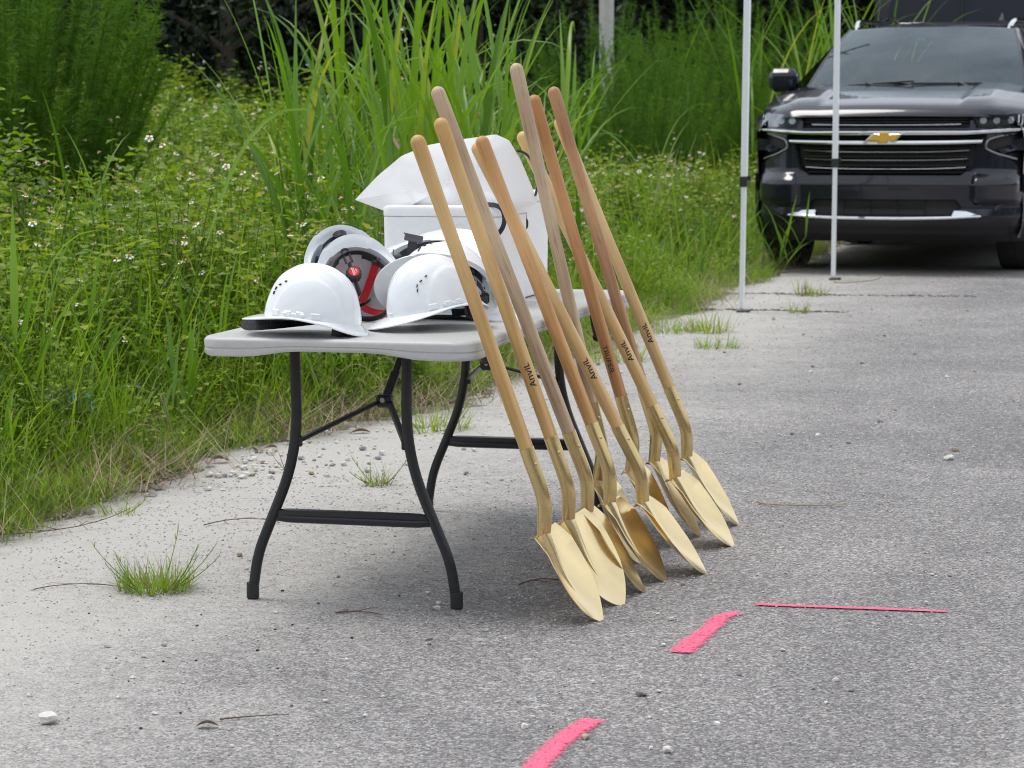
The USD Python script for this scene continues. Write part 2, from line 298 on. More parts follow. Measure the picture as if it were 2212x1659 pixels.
# weathered asphalt: stones of the aggregate, pale sand washed in from the verge (by distance from the road edge, in road coordinates)
asphalt = usdkit.material(stage, '/World/Looks/asphalt', {
    'g': ('geometry', {}),
    'px': ('vector_math', {'math_type': 'dot_product', 'vector2': tuple(EX)}), 'py': ('vector_math', {'math_type': 'dot_product', 'vector2': tuple(EY)}),
    'x0': ('math', {'math_type': 'subtract', 'value2': float(T0 @ EX)}),
    # sand mask
    'nl': ('noise_texture', {'scale': 1.1, 'detail': 5, 'roughness': .6}), 'nm': ('noise_texture', {'scale': 4.5, 'detail': 6, 'roughness': .65}),
    'a1': ('math', {'math_type': 'multiply_add', 'value2': 1.25}), 'a2': ('math', {'math_type': 'multiply_add', 'value2': .9}), 'nf': ('noise_texture', {'scale': 26.0, 'detail': 5, 'roughness': .7}), 'a3': ('math', {'math_type': 'multiply_add', 'value2': 1.7}), 'a4': ('math', {'math_type': 'subtract', 'value2': .85}),
    'sm': ('map_range', {'range_type': 'smoothstep', 'from_min': -.55, 'from_max': 1.95, 'to_min': .88, 'to_max': 0.0, 'clamp': True}),
    # second sandy strip far right of the lane
    'sr': ('map_range', {'range_type': 'smoothstep', 'from_min': 2.75, 'from_max': 3.5, 'to_min': 0.0, 'to_max': .55, 'clamp': True}),
    'mask': ('math', {'math_type': 'maximum'}),
    # aggregate
    'v1': ('voronoi_texture', {'scale': 158.0}), 'v2': ('voronoi_texture', {'scale': 84.0}), 'v3': ('voronoi_texture', {'scale': 260.0}),
    'c1': ('separate_color', {}), 'c2': ('separate_color', {}), 'c3': ('separate_color', {}),
    'r1': ('rgb_ramp', {'ramp': [(0, (.060, .059, .064)), (.35, (.12, .118, .124)), (.60, (.19, .185, .187)), (.82, (.33, .325, .32)), (1, (.60, .58, .56))]}),
    'r2': ('rgb_ramp', {'ramp': [(0, (.09, .09, .094)), (.6, (.155, .15, .155)), (.88, (.33, .31, .30)), (1, (.60, .58, .55))]}),
    'r3': ('rgb_ramp', {'ramp': [(0, (.07, .07, .074)), (.6, (.18, .177, .18)), (1, (.42, .41, .40))]}),
    'tint': ('rgb_ramp', {'ramp': [(0, (1.0, .93, .90)), (.08, (1.05, .80, .74)), (.16, (1.0, .98, .96)), (1, (.97, .98, 1.02))]}),
    'm12': ('mix', {'fac': .30}), 'm123': ('mix', {'fac': .2}), 'mt': ('mix', {'mix_type': 'multiply', 'fac': 1.0}),
    # broad wear
    'nw': ('noise_texture', {'scale': .75, 'detail': 6, 'roughness': .65, 'distortion': .8}), 'rw': ('rgb_ramp', {'ramp': [(.32, (.78, .78, .80)), (.5, (1.05, 1.05, 1.05)), (.68, (1.45, 1.43, 1.40))]}), 'mw': ('mix', {'mix_type': 'multiply', 'fac': 1.0}),
    # sand: covers the low places between stones first
    'sg': ('rgb_ramp', {'ramp': [(.2, (.23, .215, .20)), (.38, (.41, .388, .36)), (.60, (.48, .458, .43)), (.85, (.66, .635, .60))]}),
    'ng': ('noise_texture', {'scale': 210.0, 'detail': 4, 'roughness': .75}), 'cov': ('math', {'math_type': 'multiply_add', 'value2': .55}), 'cov2': ('math', {'math_type': 'multiply_add', 'value2': 1.45, 'value3': -.42, 'use_clamp': True}),
    'mix': ('mix', {}),
    'h1': ('math', {'math_type': 'multiply_add', 'value2': -.9, 'value3': 1.0}), 'h2': ('math', {'math_type': 'multiply', 'value2': -.6}), 'hh': ('math', {'math_type': 'add'}),
    'hs': ('math', {'math_type': 'multiply_add', 'value2': -.5, 'value3': 1.0}), 'hf': ('math', {'math_type': 'multiply'}),
    'b': ('bump', {'strength': .9, 'distance': .0045}), 'p': ('principled_bsdf', {'roughness': .78, 'specular_ior_level': .4})},
    [('g.position', 'px.vector1'), ('px.value', 'x0.value1'), ('g.position', 'nl.vector'), ('g.position', 'nm.vector'),
     ('nl.fac', 'a1.value1'), ('x0.value', 'a1.value3'), ('nm.fac', 'a2.value1'), ('a1.value', 'a2.value3'), ('g.position', 'nf.vector'), ('nf.fac', 'a3.value1'), ('a2.value', 'a3.value3'), ('a3.value', 'a4.value1'), ('a4.value', 'sm.value'), ('a4.value', 'sr.value'), ('sm.result', 'mask.value1'), ('sr.result', 'mask.value2'),
     ('g.position', 'v1.vector'), ('g.position', 'v2.vector'), ('g.position', 'v3.vector'), ('v1.color', 'c1.color'), ('v2.color', 'c2.color'), ('v3.color', 'c3.color'),
     ('c1.r', 'r1.fac'), ('c2.r', 'r2.fac'), ('c3.r', 'r3.fac'), ('c1.g', 'tint.fac'),
     ('r1.color', 'm12.color1'), ('r2.color', 'm12.color2'), ('m12.color', 'm123.color1'), ('r3.color', 'm123.color2'), ('m123.color', 'mt.color1'), ('tint.color', 'mt.color2'),
     ('g.position', 'nw.vector'), ('nw.fac', 'rw.fac'), ('mt.color', 'mw.color1'), ('rw.color', 'mw.color2'),
     ('g.position', 'ng.vector'), ('ng.fac', 'sg.fac'), ('v1.distance', 'cov.value1'), ('mask.value', 'cov.value3'), ('cov.value', 'cov2.value1'),
     ('cov2.value', 'mix.fac'), ('mw.color', 'mix.color1'), ('sg.color', 'mix.color2'), ('mix.color', 'p.base_color'),
     ('v1.distance', 'h1.value1'), ('v2.distance', 'h2.value1'), ('h1.value', 'hh.value1'), ('h2.value', 'hh.value2'), ('cov2.value', 'hs.value1'), ('hh.value', 'hf.value1'), ('hs.value', 'hf.value2'),
     ('hf.value', 'b.height'), ('b.normal', 'p.normal')], surface='p.BSDF')
yr = np.unique(np.r_[np.linspace(-16, 16, 260), np.linspace(16, 80, 200)])
rx = np.linspace(0, 1, 14)
V = np.zeros((len(rx), len(yr), 3))
for i, a in enumerate(rx):
    x0 = edge_x(yr) - .55
    X = x0 + (9.5 - x0) * a
    V[i] = T0 + EX * X[:, None] + EY * yr[:, None]
    V[i, :, 2] = .012 + (-.05 if i == 0 else 0.0)
ROAD_Z = .012
tag(obj('road', grid(V), asphalt), 'weathered grey asphalt lane with pale sand washed over its edge', kind='structure')
# everything that stands on the road is built from z = 0: the whole stage of things is lifted by ROAD_Z through this helper
UP = np.array([0, 0, ROAD_Z])

# ------------------------------------------------------------------ folding table
t = thing('folding_table', 'white plastic folding table with black wishbone legs carrying helmets and foam boxes', 'table', mat4=frame4(T0 + UP, EX, EY, np.array([0, 0, 1.])))
def round_rect(w, l, r, n=14, m=16):
    pts = []
    for cx, cy, a0 in ((w / 2 - r, l / 2 - r, 0), (-w / 2 + r, l / 2 - r, 90), (-w / 2 + r, -l / 2 + r, 180), (w / 2 - r, -l / 2 + r, 270)):
        for a in np.radians(np.linspace(a0, a0 + 90, n)): pts.append((cx + r * math.cos(a), cy + r * math.sin(a)))
    pts = np.array(pts); out = []
    for p, q in zip(pts, np.roll(pts, -1, 0)):
        k = max(1, int(np.linalg.norm(q - p) / .045)); out += [p + (q - p) * i / k for i in range(k)]
    return np.array(out)
TW, TL, TZ = .76, 1.83, .735 - ROAD_Z
o = round_rect(TW, TL, .065)
cn = np.minimum(np.abs(np.abs(o[:, 0]) - TW / 2), 9) ; 
dcorner = np.hypot(TW / 2 - np.abs(o[:, 0]), TL / 2 - np.abs(o[:, 1]))
depth = .034 + .017 * (1 - sm((dcorner - .12) / .16))
def ring(inset, z): 
    sc = np.array([(TW / 2 - inset) / (TW / 2), (TL / 2 - inset) / (TL / 2)]); return np.c_[o * sc, np.broadcast_to(z, (len(o),))]
rings = [ring(.38, TZ - .0005)[:, :] * [0, 0, 1] + np.c_[o * [0, .5], 0 * o[:, 0]], ring(.06, TZ - .0005), ring(.035, TZ - .0035), ring(.028, TZ - .0035), ring(.02, TZ), ring(.009, TZ - .0012), ring(.003, TZ - .005), ring(0, TZ - .011),
         ring(.0005, TZ - .45 * depth - .004), ring(.0025, TZ - .5 * depth - .004), ring(.0005, TZ - .55 * depth - .005), ring(.001, TZ - depth + .006), ring(.006, TZ - depth), ring(.014, TZ - depth + .001), ring(.022, TZ - .018), ring(.2, TZ - .018), ring(.37, TZ - .018)]
obj('tabletop', grid(np.array(rings), False, True, flip=True), 'table_plastic', t, smooth=35)
Rl = .0143
for sy in (-1, 1):
    for sx in (-1, 1):
        y = sy * .775
        path = fillet_path([(sx * .158, y, TZ - .02), (sx * .152, y, .405), (sx * .272, y, .125), (sx * .288, y, .02)], .13, 9)
        lg = obj('leg', tube(path, Rl, 14), 'black_enamel', t, smooth=40)
        obj('foot_cap', tube([(sx * .2885, y, .045), (sx * .2885, y, .0045), (sx * .2885, y, .0015), (sx * .2885, y, 0)], [.0168, .0172, .015, .010], 14), 'black_rubber', t, smooth=40)
    y = sy * .775; w = .226
    xs_ = np.linspace(-w, w, 24); zz = np.array([[-.004, -.019], [-.0115, -.016], [-.0115, -.005], [-.008, 0], [-.0115, .005], [-.0115, .016], [-.004, .019], [.004, .019], [.0115, .016], [.0115, -.016], [.004, -.019]])
    prof = np.stack([np.c_[np.full(11, x), y + zz[:, 0] * (1 - .55 * sm((abs(x) - w + .05) / .05)), .232 + zz[:, 1] * (1 - .2 * sm((abs(x) - w + .05) / .05))] for x in xs_])
    obj('crossbar', grid(prof, False, True), 'black_enamel', t, smooth=40)
    jy, jz = sy * .50, .515
    for sx in (-1, 1):
        obj('brace_arm', cat([bar((sx * .151, y, .435), (sx * .012, jy, jz), .018, .010, .003), box((.02, .012, .03), (sx * .15, y, .435), .003)]), 'black_enamel', t)
    obj('brace_strut', cat([bar((0, jy + sy * .01, jz - .01), (0, jy - sy * .10, jz + .07), .026, .014, .003), bar((0, jy - sy * .085, jz + .06), (0, sy * .25, TZ - .03), .020, .012, .003), box((.045, .03, .035), (0, jy, jz), .006)]), 'black_enamel', t)
    obj('brace_bolt', tube([(0.0, jy + .02, jz + .004), (0, jy - .02, jz + .004)], .007, 10), 'satin_chrome', t, smooth=40)
    obj('top_bar', bar((-.30, sy * .775, TZ - .035), (.30, sy * .775, TZ - .035), .022, .022, .004), 'black_enamel', t)
for sx in (-1, 1):
    obj('side_rail', bar((sx * .29, -.74, TZ - .03), (sx * .29, .74, TZ - .03), .02, .022, .004), 'black_enamel', t)
hy = .455; hx = .362
hp = fillet_path([(hx, hy - .07, TZ - .02), (hx + .004, hy - .062, TZ - .075), (hx + .01, hy - .045, TZ - .108), (hx + .01, hy + .045, TZ - .108), (hx + .004, hy + .062, TZ - .075), (hx, hy + .07, TZ - .02)], .03, 6)
hd = obj('carry_handle', tube(hp, .0065, 10), 'black_plastic', t, smooth=40)
gx = np.linspace(-.045, .045, 46); obj('grip', tube(np.c_[np.full(46, hx + .01), hy + gx, np.full(46, TZ - .108)], .0115 + .0016 * np.sign(np.sin(gx * 700)), 12), 'black_rubber', hd)

# ------------------------------------------------------------------ shovels
NU, NV, TU, TV = .2105, -.0272, .4905, .0410
def shovel_frame(q):
    S = T0 + EX * q[0] + EY * q[1] + np.array([0, 0, q[2]])
    d = EX * math.sin(q[3]) + EY * math.sin(q[4]); d = d + np.array([0, 0, -math.sqrt(1 - d @ d)])
    lat = EY * math.cos(q[5]) + EX * math.sin(q[5]); lat = lat - d * (lat @ d); lat /= np.linalg.norm(lat)
    v = np.cross(lat, d); v = v if v @ EX > 0 else -v
    return frame4(S, v, np.cross(-d, v), -d)              # local: x towards the blade's face, z up the handle
def camera_angle(m4, z):
    p = m4[:3, 3] + m4[:3, 2] * z; d = np.array([0, 0, CAM_H]) - p; l = m4[:3, :3].T @ d; return math.atan2(l[1], l[0])
HB = np.array([NU + .016, NV - .013])                     # heel of the blade (u down the handle, v to the face)
TD = np.array([TU, TV]) - HB; BL = np.linalg.norm(TD); TDn = TD / BL; FN = np.array([-TDn[1], TDn[0]])
FN = FN if FN[1] > 0 else -FN
def blade_mesh(worn):
    s = np.r_[np.array([-.030, -.026, -.018, -.008]), np.linspace(0, 1, 44) ** .9 * BL]
    wi, wo = np.linspace(-1, 1, 21), np.linspace(0, 1, 15)[1:]
    V = np.zeros((len(s), 49, 3))
    sn = np.clip(s / BL, 0, 1)
    from scipy.interpolate import PchipInterpolator
    hw2 = PchipInterpolator([0, .06, .2, .40, .55, .68, .79, .88, .945, .98, 1], [.088, .093, .100, .1045, .1015, .091, .0735, .0505, .0275, .0115, .0010])(sn)
    for i, (a, b, h) in enumerate(zip(s, sn, hw2)):
        wr = max(.0192 * (1 - b / .62) ** .75, .0006) if b < .62 else .0006; wl = min(wr * 1.45, h * .4)
        w = np.r_[(-wl - (h - wl) * wo)[::-1], wi * wl, wl + (h - wl) * wo]
        dish = (.026 * (1 - b) ** .6 + .010) * (np.abs(w) / .10) ** 2 * (.45 + .55 * min(1, 4 * b + .25))
        belly = -.016 * math.sin(PI * min(b, 1)) ** 1.2
        tip = .0 * b
        hr = .0215 * max(0, 1 - b / .62) ** .9
        prof = hr * np.sqrt(np.clip(1 - (w / wr) ** 2, 0, 1)) ** .9 + .16 * hr * np.exp(-(w / (wr * 2.2)) ** 2)
        u0, v0 = a, dish + belly + tip + prof
        if a < 0:                                         # turned step along the top edge, rolled towards the back
            k = -a / .030; out = np.clip((np.abs(w) - .026) / .004, 0, 1)
            u0 = -(.010 * np.sin(k * 2.4)) * out * np.ones_like(w); v0 = dish + prof * 1.0 - (.010 * (1 - np.cos(k * 2.4))) * out
        uv = HB[None] + np.atleast_1d(u0)[:, None] * TDn[None] * np.ones((49, 1)) + v0[:, None] * FN[None]
        V[i] = np.c_[uv[:, 1], w, -uv[:, 0]]
    return V
_blade = solid(blade_mesh(0), .0018, sign=1.0)
def socket_path(n=30):
    p = smooth_path([(0, 0), (.05, 0), (.10, .0005), (.148, -.004), (.182, -.0155), (NU, NV), (NU + .024, NV - .0115)], n); return np.c_[p[:, 1], np.zeros(n), -p[:, 0]]
_sp = socket_path(); _sr = np.interp(np.linspace(0, 1, 30), [0, .5, .8, 1], [.0196, .0193, .0190, .0175])
_socket = cat([tube(_sp, _sr, 22, cap=False), tube([(0, 0, .0004), (0, 0, -.002)], [.0201, .0201], 22, cap=False)])
_RA = camera_angle(shovel_frame([.5042, -.611, .4519, .3375, .0257, .2721, .8979]), -.045) + .35
_rivet = hull([((.0185 + .003 * math.cos(a)) * math.cos(_RA) - r * math.cos(b) * math.sin(_RA), (.0185 + .003 * math.cos(a)) * math.sin(_RA) + r * math.cos(b) * math.cos(_RA), -.045 + r * math.sin(b)) for a, r in ((0, .0022), (1.2, .0045), (1.57, .0048)) for b in np.linspace(0, 2 * PI, 10)[:-1]])
def handle_mesh(L, r0=.0182, bulge=.0012):
    z = np.r_[-.05, -.002, np.linspace(0, L - .02, 24), L - .02 + .02 * np.sin(np.linspace(.15, 1, 8) * PI / 2)]
    r = r0 + bulge * np.exp(-((L - z - .06) / .10) ** 2) + .0006 * np.sin(z * 9)
    k = np.clip((z - (L - .02)) / .02, 0, 1); r = r * np.sqrt(np.clip(1 - k ** 2, .004, 1))
    return tube(np.c_[0 * z, 0 * z, z], r, 26)
def wrap_text(text, height, r, ang, z0, down=False, bold=True, squeeze=1.0):
    m = meshkit.text_mesh(text, height, depth=.0004, bold=bold); m = m.subdivide_to_size(height * .5)
    v = np.array(m.vertices); s = -1.0 if down else 1.0
    hmid = height / 2
    a = ang - s * (v[:, 1] - hmid) / r; rr = r + .0003 + v[:, 2] * .5
    # text runs up the handle (letter tops towards +angle) or down it
    return np.c_[rr * np.cos(a), rr * np.sin(a), z0 + s * v[:, 0] * squeeze], np.array(m.faces)
SH = [  # x, y, z of the socket top on the road, lean across, lean along, roll, handle length, wood, print, label
    ([0.5021, -0.8435, 0.4518, 0.3333, 0.0468, 0.0786, 0.8541], 'wood_pale', None, 'gold bladed shovel with pale honey handle, nearest one leaning on the table corner'),
    ([0.5042, -0.611, 0.4519, 0.3375, 0.0257, 0.2721, 0.8979], 'wood_pale', ('Anvil', -.163), 'gold shovel, pale grained handle with black print, second nearest, against the table'),
    ([0.5129, -0.4566, 0.446, 0.3526, 0.0791, -0.1415, 1.0003], 'wood_grey', None, 'gold shovel with speckled greyish handle rising behind the second nearest shovel'),
    ([0.5194, -0.2329, 0.4406, 0.3866, -0.0276, 0.0289, 0.8666], 'wood_orange', None, 'gold shovel with short orange handle whose top stands before the foam box'),
    ([0.5664, -0.1141, 0.4193, 0.4749, 0.0128, -0.069, 0.9034], 'wood_cream', ('Anvil', -.170), 'gold shovel with cream handle crossing behind the orange one, top half hidden'),
    ([0.5581, 0.3588, 0.4236, 0.4589, 0.0066, 0.051, 0.9169], 'wood_cream', ('Anvil', -.170), 'gold shovel with cream handle slanting most, its top peeping out behind the tallest'),
    ([0.4631, -0.0059, 0.4722, 0.2161, 0.0365, 0.0502, 0.9994], 'wood_grey', None, 'gold shovel with the tallest, weathered coarse grained handle, blade hidden behind others'),
    ([0.4788, 0.2792, 0.4623, 0.2631, 0.1004, 0.0003, 0.9312], 'wood_red', ('TRUPER.', -.075), 'gold shovel with reddish printed handle just right of the tallest handle'),
    ([0.4942, 0.5095, 0.4576, 0.3053, -0.0239, -0.051, 0.9678], 'wood_brown', None, 'gold shovel with scuffed brown handle, round top at the far end of the row'),
    ([0.5277, 0.7241, 0.4388, 0.395, 0.0256, -0.0488, 0.9152], 'wood_cream', ('Anvil', -.172), 'farthest gold shovel, pale handle crossing behind the scuffed brown one'),
]
_first = None
for i, (q, wd, pr, lab) in enumerate(SH):
    m4 = shovel_frame(q); m4[2, 3] += ROAD_Z * .4
    s = thing('shovel', lab, 'shovel', mat4=m4, group='shovels leaning against the table')
    obj('blade', _blade, 'gold_blade', s, smooth=50)
    sk = obj('socket', _socket, 'gold_paint', s, smooth=40)
    obj('rivet', _rivet, 'gold_paint', sk, smooth=60)
    h = obj('handle', handle_mesh(q[6]), wd, s, smooth=40)
    if pr:
        ang = camera_angle(m4, .18)
        if pr[0] == 'Anvil':
            obj('print', cat([wrap_text('Anvil', .0155, .0186, ang + .1, -pr[1] - .022, squeeze=1.22), wrap_text('TM', .0042, .0186, ang + .42, -pr[1] + .036)]), 'black_print', h)
        else:
            obj('print', wrap_text(pr[0], .0125, .0186, ang - .25, .160, down=True, squeeze=1.25), 'black_print', h)

# ------------------------------------------------------------------ hard hats
HA, HBW, HH = .130, .105, .143                         # half length, half width, height of the shell
def helmet_shell():
    n, m = 120, 34
    a = np.linspace(0, 2 * PI, n, endpoint=False); ph = np.linspace(.004, 1, m)
    V = np.zeros((n, m + 9, 3)); ca, sa = np.cos(a), np.sin(a)
    ra = 1 / np.sqrt((ca / HA) ** 2 + (sa / HBW) ** 2)
    for j, p in enumerate(ph):
        t = p * PI / 2; rr = np.sin(t) ** .92; z = HH * np.cos(t) ** .86
        r = ra * rr
        x, y = r * ca, r * sa
        # raised side panel, crown ridges and a step at the nape
        side = np.exp(-((np.abs(sa) - 1) / .55) ** 2)
        q = ((x + .022) / .092) ** 2 + (z / .112) ** 2
        panel = .0042 * sm((1 - q) / .10) * sm((np.abs(y) - .028) / .03)
        ridge = .0045 * np.exp(-(y / .011) ** 2) * sm((z - .05) / .05) + .003 * np.exp(-((np.abs(y) - .036) / .008) ** 2) * sm((z - .06) / .05)
        lobe = .006 * sm((.06 - z) / .06) * (np.abs(ca) > .0)
        k = 1 + (panel + lobe * .5) / np.maximum(r, .03)
        V[:, j] = np.c_[x * k, y * k, z + ridge + panel * .2]
    rim = V[:, m - 1].copy()
    front = np.clip(ca, 0, 1) ** 1.7; back = np.clip(-ca, 0, 1) ** 2.0; side = np.abs(sa) ** 3
    ext = .009 + .052 * front + .014 * back + .004 * side
    drop = .014 * front + .012 * back + .004
    d = np.c_[ca / HA, sa / HBW]; d /= np.linalg.norm(d, axis=1, keepdims=True)
    zrim = -.012 * np.clip(np.cos(2 * a), 0, 1) * (ca < 0) + .006 * side
    for k, f in enumerate(np.linspace(.12, 1, 7)):
        e = ext * f; V[:, m + k, :2] = rim[:, :2] + d * e[:, None]; V[:, m + k, 2] = zrim * min(1, f * 2) - drop * f ** 1.3
    V[:, m - 1, 2] = zrim * .1; V[:, m - 2, 2] += zrim * .05
    V[:, m + 7, :2] = V[:, m + 6, :2] + d * .001; V[:, m + 7, 2] = V[:, m + 6, 2] - .002
    V[:, m + 8, :2] = V[:, m + 6, :2]; V[:, m + 8, 2] = V[:, m + 6, 2] - .004
    inner = V[:, :m + 7].copy()
    sc = np.ones((1, m + 7, 1)); c = inner[:, :m, :2] / np.maximum(np.linalg.norm(inner[:, :m, :2], axis=2, keepdims=True), 1e-6)
    inner[:, :m, :2] -= c * np.minimum(.0035, np.linalg.norm(inner[:, :m, :2], axis=2, keepdims=True) * .5); inner[:, :m, 2] -= .0035; inner[:, m:, 2] -= .0042; inner[:, m - 1, 2] -= .0005
    return grid(V, True, False), (grid(inner[:, :m - 2], True, False, flip=True), grid(inner[:, m - 3:], True, False, flip=True)), V
_hs, _hi, _HV = helmet_shell()
def on_shell(az, z, off=0.0):
    """Point and outward normal on the shell at azimuth az (0 = front, left positive) and height z."""
    i = int(round(az / (2 * PI) * 120)) % 120; col = _HV[i, :33]; j = int(np.argmin(np.abs(col[:, 2] - z)))
    p = col[j]; n = np.array([p[0] / HA ** 2, p[1] / HBW ** 2, p[2] / HH ** 2 * .8]); n /= np.linalg.norm(n); return p + n * off, n
def slab_on(az, z, w, h, t, ch=.0015, lean=0.0):
    p, n = on_shell(az, z); n2 = np.array([n[0], n[1], n[2] * .4]); n2 /= np.linalg.norm(n2); u = np.array([-n2[1], n2[0], 0]); u /= np.linalg.norm(u); v = np.cross(n2, u)
    u2 = u * math.cos(lean) + v * math.sin(lean); v2 = np.cross(n2, u2); b, f = box((w, h, t), ch=ch); return p + b[:, :1] * u2 + b[:, 1:2] * v2 + b[:, 2:3] * n2, f
def band(r_out, zc, h, t, a0, a1, n=60, tilt=0.0, inset=.016):
    a = np.linspace(a0, a1, n); V = np.zeros((n, 4, 3))
    for k, (dr, dz) in enumerate(((0, -h / 2), (0, h / 2), (-t, h / 2), (-t, -h / 2))):
        V[:, k] = np.c_[(HA - inset + dr) * np.cos(a), (HBW - inset + dr) * np.sin(a), np.full(n, zc + dz) + tilt * np.cos(a)]
    return grid(V, False, True)
def strap(p, q, sag, w, t=.0016, n=18):
    p, q = np.asarray(p, float), np.asarray(q, float); s = np.linspace(0, 1, n)
    c = p + (q - p) * s[:, None]; c[:, 2] += sag * np.sin(PI * s) ** .7; d = np.gradient(c, axis=0); u = np.cross(d, [0, 0, 1.]); u /= np.linalg.norm(u, axis=1, keepdims=True)
    nn = np.cross(u, d); nn /= np.linalg.norm(nn, axis=1, keepdims=True)
    V = np.stack([c - u * w / 2, c + u * w / 2, c + u * w / 2 + nn * t, c - u * w / 2 + nn * t], 1); return grid(V, False, True)
_boss = [cat([slab_on(s * (PI / 2 + k), .0145, w, .017, .0065, .003) for k, w in ((-.50, .027), (.50, .027), (-.17, .024), (.17, .024))] + [slab_on(s * (PI / 2 + .0), .011, .066, .008, .0055, .0025)]) for s in (1, -1)]
_vents = [slab_on(s * (PI / 2 - da), z, w * .9, .0022, .0072, 0, l * s) for s in (1, -1) for da, z, w, l in ((.86, .058, .010, 1.35), (.84, .072, .010, 1.25), (.74, .085, .009, .45), (.60, .092, .008, .35))]
_nose = slab_on(0, .014, .022, .004, .004)
def helmet(label, pos, fwd, up, red=False, front_band=0, inner=True, chin=False):
    u = np.asarray(up, float); u /= np.linalg.norm(u); f = np.asarray(fwd, float); f = f - u * (f @ u); f /= np.linalg.norm(f)
    h = thing('hard_hat', label, 'hard hat', mat4=frame4(np.asarray(pos) + UP * 0, f, np.cross(u, f), u), group='white hard hats on the table')
    sh = obj('shell', _hs, 'helmet_white', h, smooth=55)
    obj('lining', _hi[0], 'helmet_grey_foam' if red else 'helmet_inside', sh, smooth=55); obj('brim_underside', _hi[1], 'helmet_white', sh, smooth=55)
    for b in _boss: obj('accessory_slot', cat([b]), 'helmet_white', sh)
    obj('front_mark', _nose, 'helmet_white', sh)
    for v in _vents: obj('vent', v, 'dark_plastic', sh)
    if inner:
        hb = obj('headband', cat([band(0, .006, .026, .0022, -2.75, 2.75, tilt=-.006)] + [slab_on(a, .004, .016, .012, .004) for a in ()]), 'black_plastic', h, smooth=30)
        st = 'red_strap' if red else 'grey_plastic'
        for a in (.75, -.75, 2.3, -2.3):
            p = np.array([(HA - .010) * math.cos(a), (HBW - .010) * math.sin(a), .020]); q = np.array([.012 * math.cos(a), .012 * math.sin(a), .098])
            obj('crown_strap', strap(p, q, .022, .022), st, h, smooth=40)
            obj('strap_clip', box((.012, .024, .020), (p[0] * .93, p[1] * .93, .010), .003), 'black_plastic', h)
        # nape strap with ratchet knob
        if not red:
            nz = -.030
            obj('nape_strap', cat([band(0, -.012, .020, .002, 2.45, 3.83, 30, tilt=.018, inset=.014), bar((-.115, 0, .004), (-.118, 0, -.040), .026, .004, .001, up=(0, 1, 0))]), 'black_plastic', h, smooth=30)
            obj('ratchet_knob', tube([(-.106, 0, nz), (-.124, 0, nz), (-.126, 0, nz)], [.0205, .0205, .018], 20), 'black_plastic', h, smooth=35)
        else:
            kx, ky, kz = -.040, .012, -.004
            obj('nape_strap', cat([bar((-.082, ky, kz + .002), (.012, ky - .004, kz + .03), .026, .006, .001, up=(0, 1, 0)), band(0, -.002, .020, .002, 2.2, 4.0, 30, tilt=.0, inset=.016)]), 'black_plastic', h, smooth=30)
            lp = fillet_path([(kx - .040, ky - .009, kz - .002), (kx - .088, ky - .009, kz), (kx - .088, ky + .009, kz), (kx - .040, ky + .009, kz - .002)], .009, 6)
            obj('adjuster_loop', tube(lp, .0034, 8), 'black_plastic', h, smooth=40)
            aa = np.linspace(0, 2 * PI, 48, endpoint=False); rk = .0215 + .001 * np.cos(aa * 12)
            Vk = np.stack([np.c_[kx + r * np.cos(aa), ky + r * np.sin(aa), np.full(48, kz + z)] for r, z in ((rk, .010), (rk, -.010), (rk - .003, -.013), (rk * 0 + .0005, -.013))], 1)
            kn = obj('ratchet_knob', grid(Vk, True, False), 'black_plastic', h, smooth=35)
            obj('badge', tube([(kx, ky, kz - .012), (kx, ky, kz - .0155)], [.0150, .0150], 28), 'red_badge', kn, smooth=35)
            tm = meshkit.text_mesh('Milwaukee', .0044, .0003, bold=True); v = np.array(tm.vertices); L = v[:, 0].max(); tb = meshkit.text_mesh('BOLT', .0034, .0003, bold=True); vb = np.array(tb.vertices); LB = vb[:, 0].max()
            obj('badge_print', cat([(np.c_[kx + (v[:, 0] - L / 2) * .85, ky + .0015 + v[:, 1] - .0, kz - .0157 - v[:, 2]], np.array(tm.faces)[:, ::-1]), (np.c_[kx + (vb[:, 0] - LB / 2), ky - .0085 + vb[:, 1], kz - .0157 - vb[:, 2]], np.array(tb.faces)[:, ::-1]), bar((kx - .011, ky - .001, kz - .0158), (kx + .010, ky - .001, kz - .0158), .0012, .0004)]), 'white_print', kn)
    return h
def TP(x, y, z=0): return W(x, y, .735 + z)
# the seven hats: position of the rim centre, where the brim points, where the crown points (world directions)
helmet('white hard hat nearest the left table corner, brim pointing left over a slotted black strap', (-.528, 6.985, .777), (-.90, .38, .08), (.10, .04, .99))
helmet('white hard hat at front right of the pile, nose tipped down onto the table', (-.212, 7.155, .788), (-.80, -.52, -.14), (-.17, .02, .98))
helmet('white hard hat lying open towards the viewer, red straps and black knob inside', (-.420, 7.42, .832), (.30, -.55, -.62), (-.12, .77, -.60), red=True)
helmet('white hard hat open towards the viewer, mostly hidden behind the one with red straps', (-.470, 7.60, .850), (.25, -.60, -.62), (-.18, .74, -.62))
helmet('white hard hat leaning open above the front right one, wide brim edge towards the viewer', (-.190, 7.405, .826), (-.98, -.08, .10), (.04, .78, .62))
helmet('upturned white hard hat lying crown down before the foam box under a buckle strap', (-.235, 7.63, .890), (.75, .60, .10), (-.05, .42, -.90))
helmet('white hard hat standing upright behind the handles, brim pointing right at table edge', (-.125, 7.50, .752), (.93, -.36, -.02), (.02, .0, 1.0))
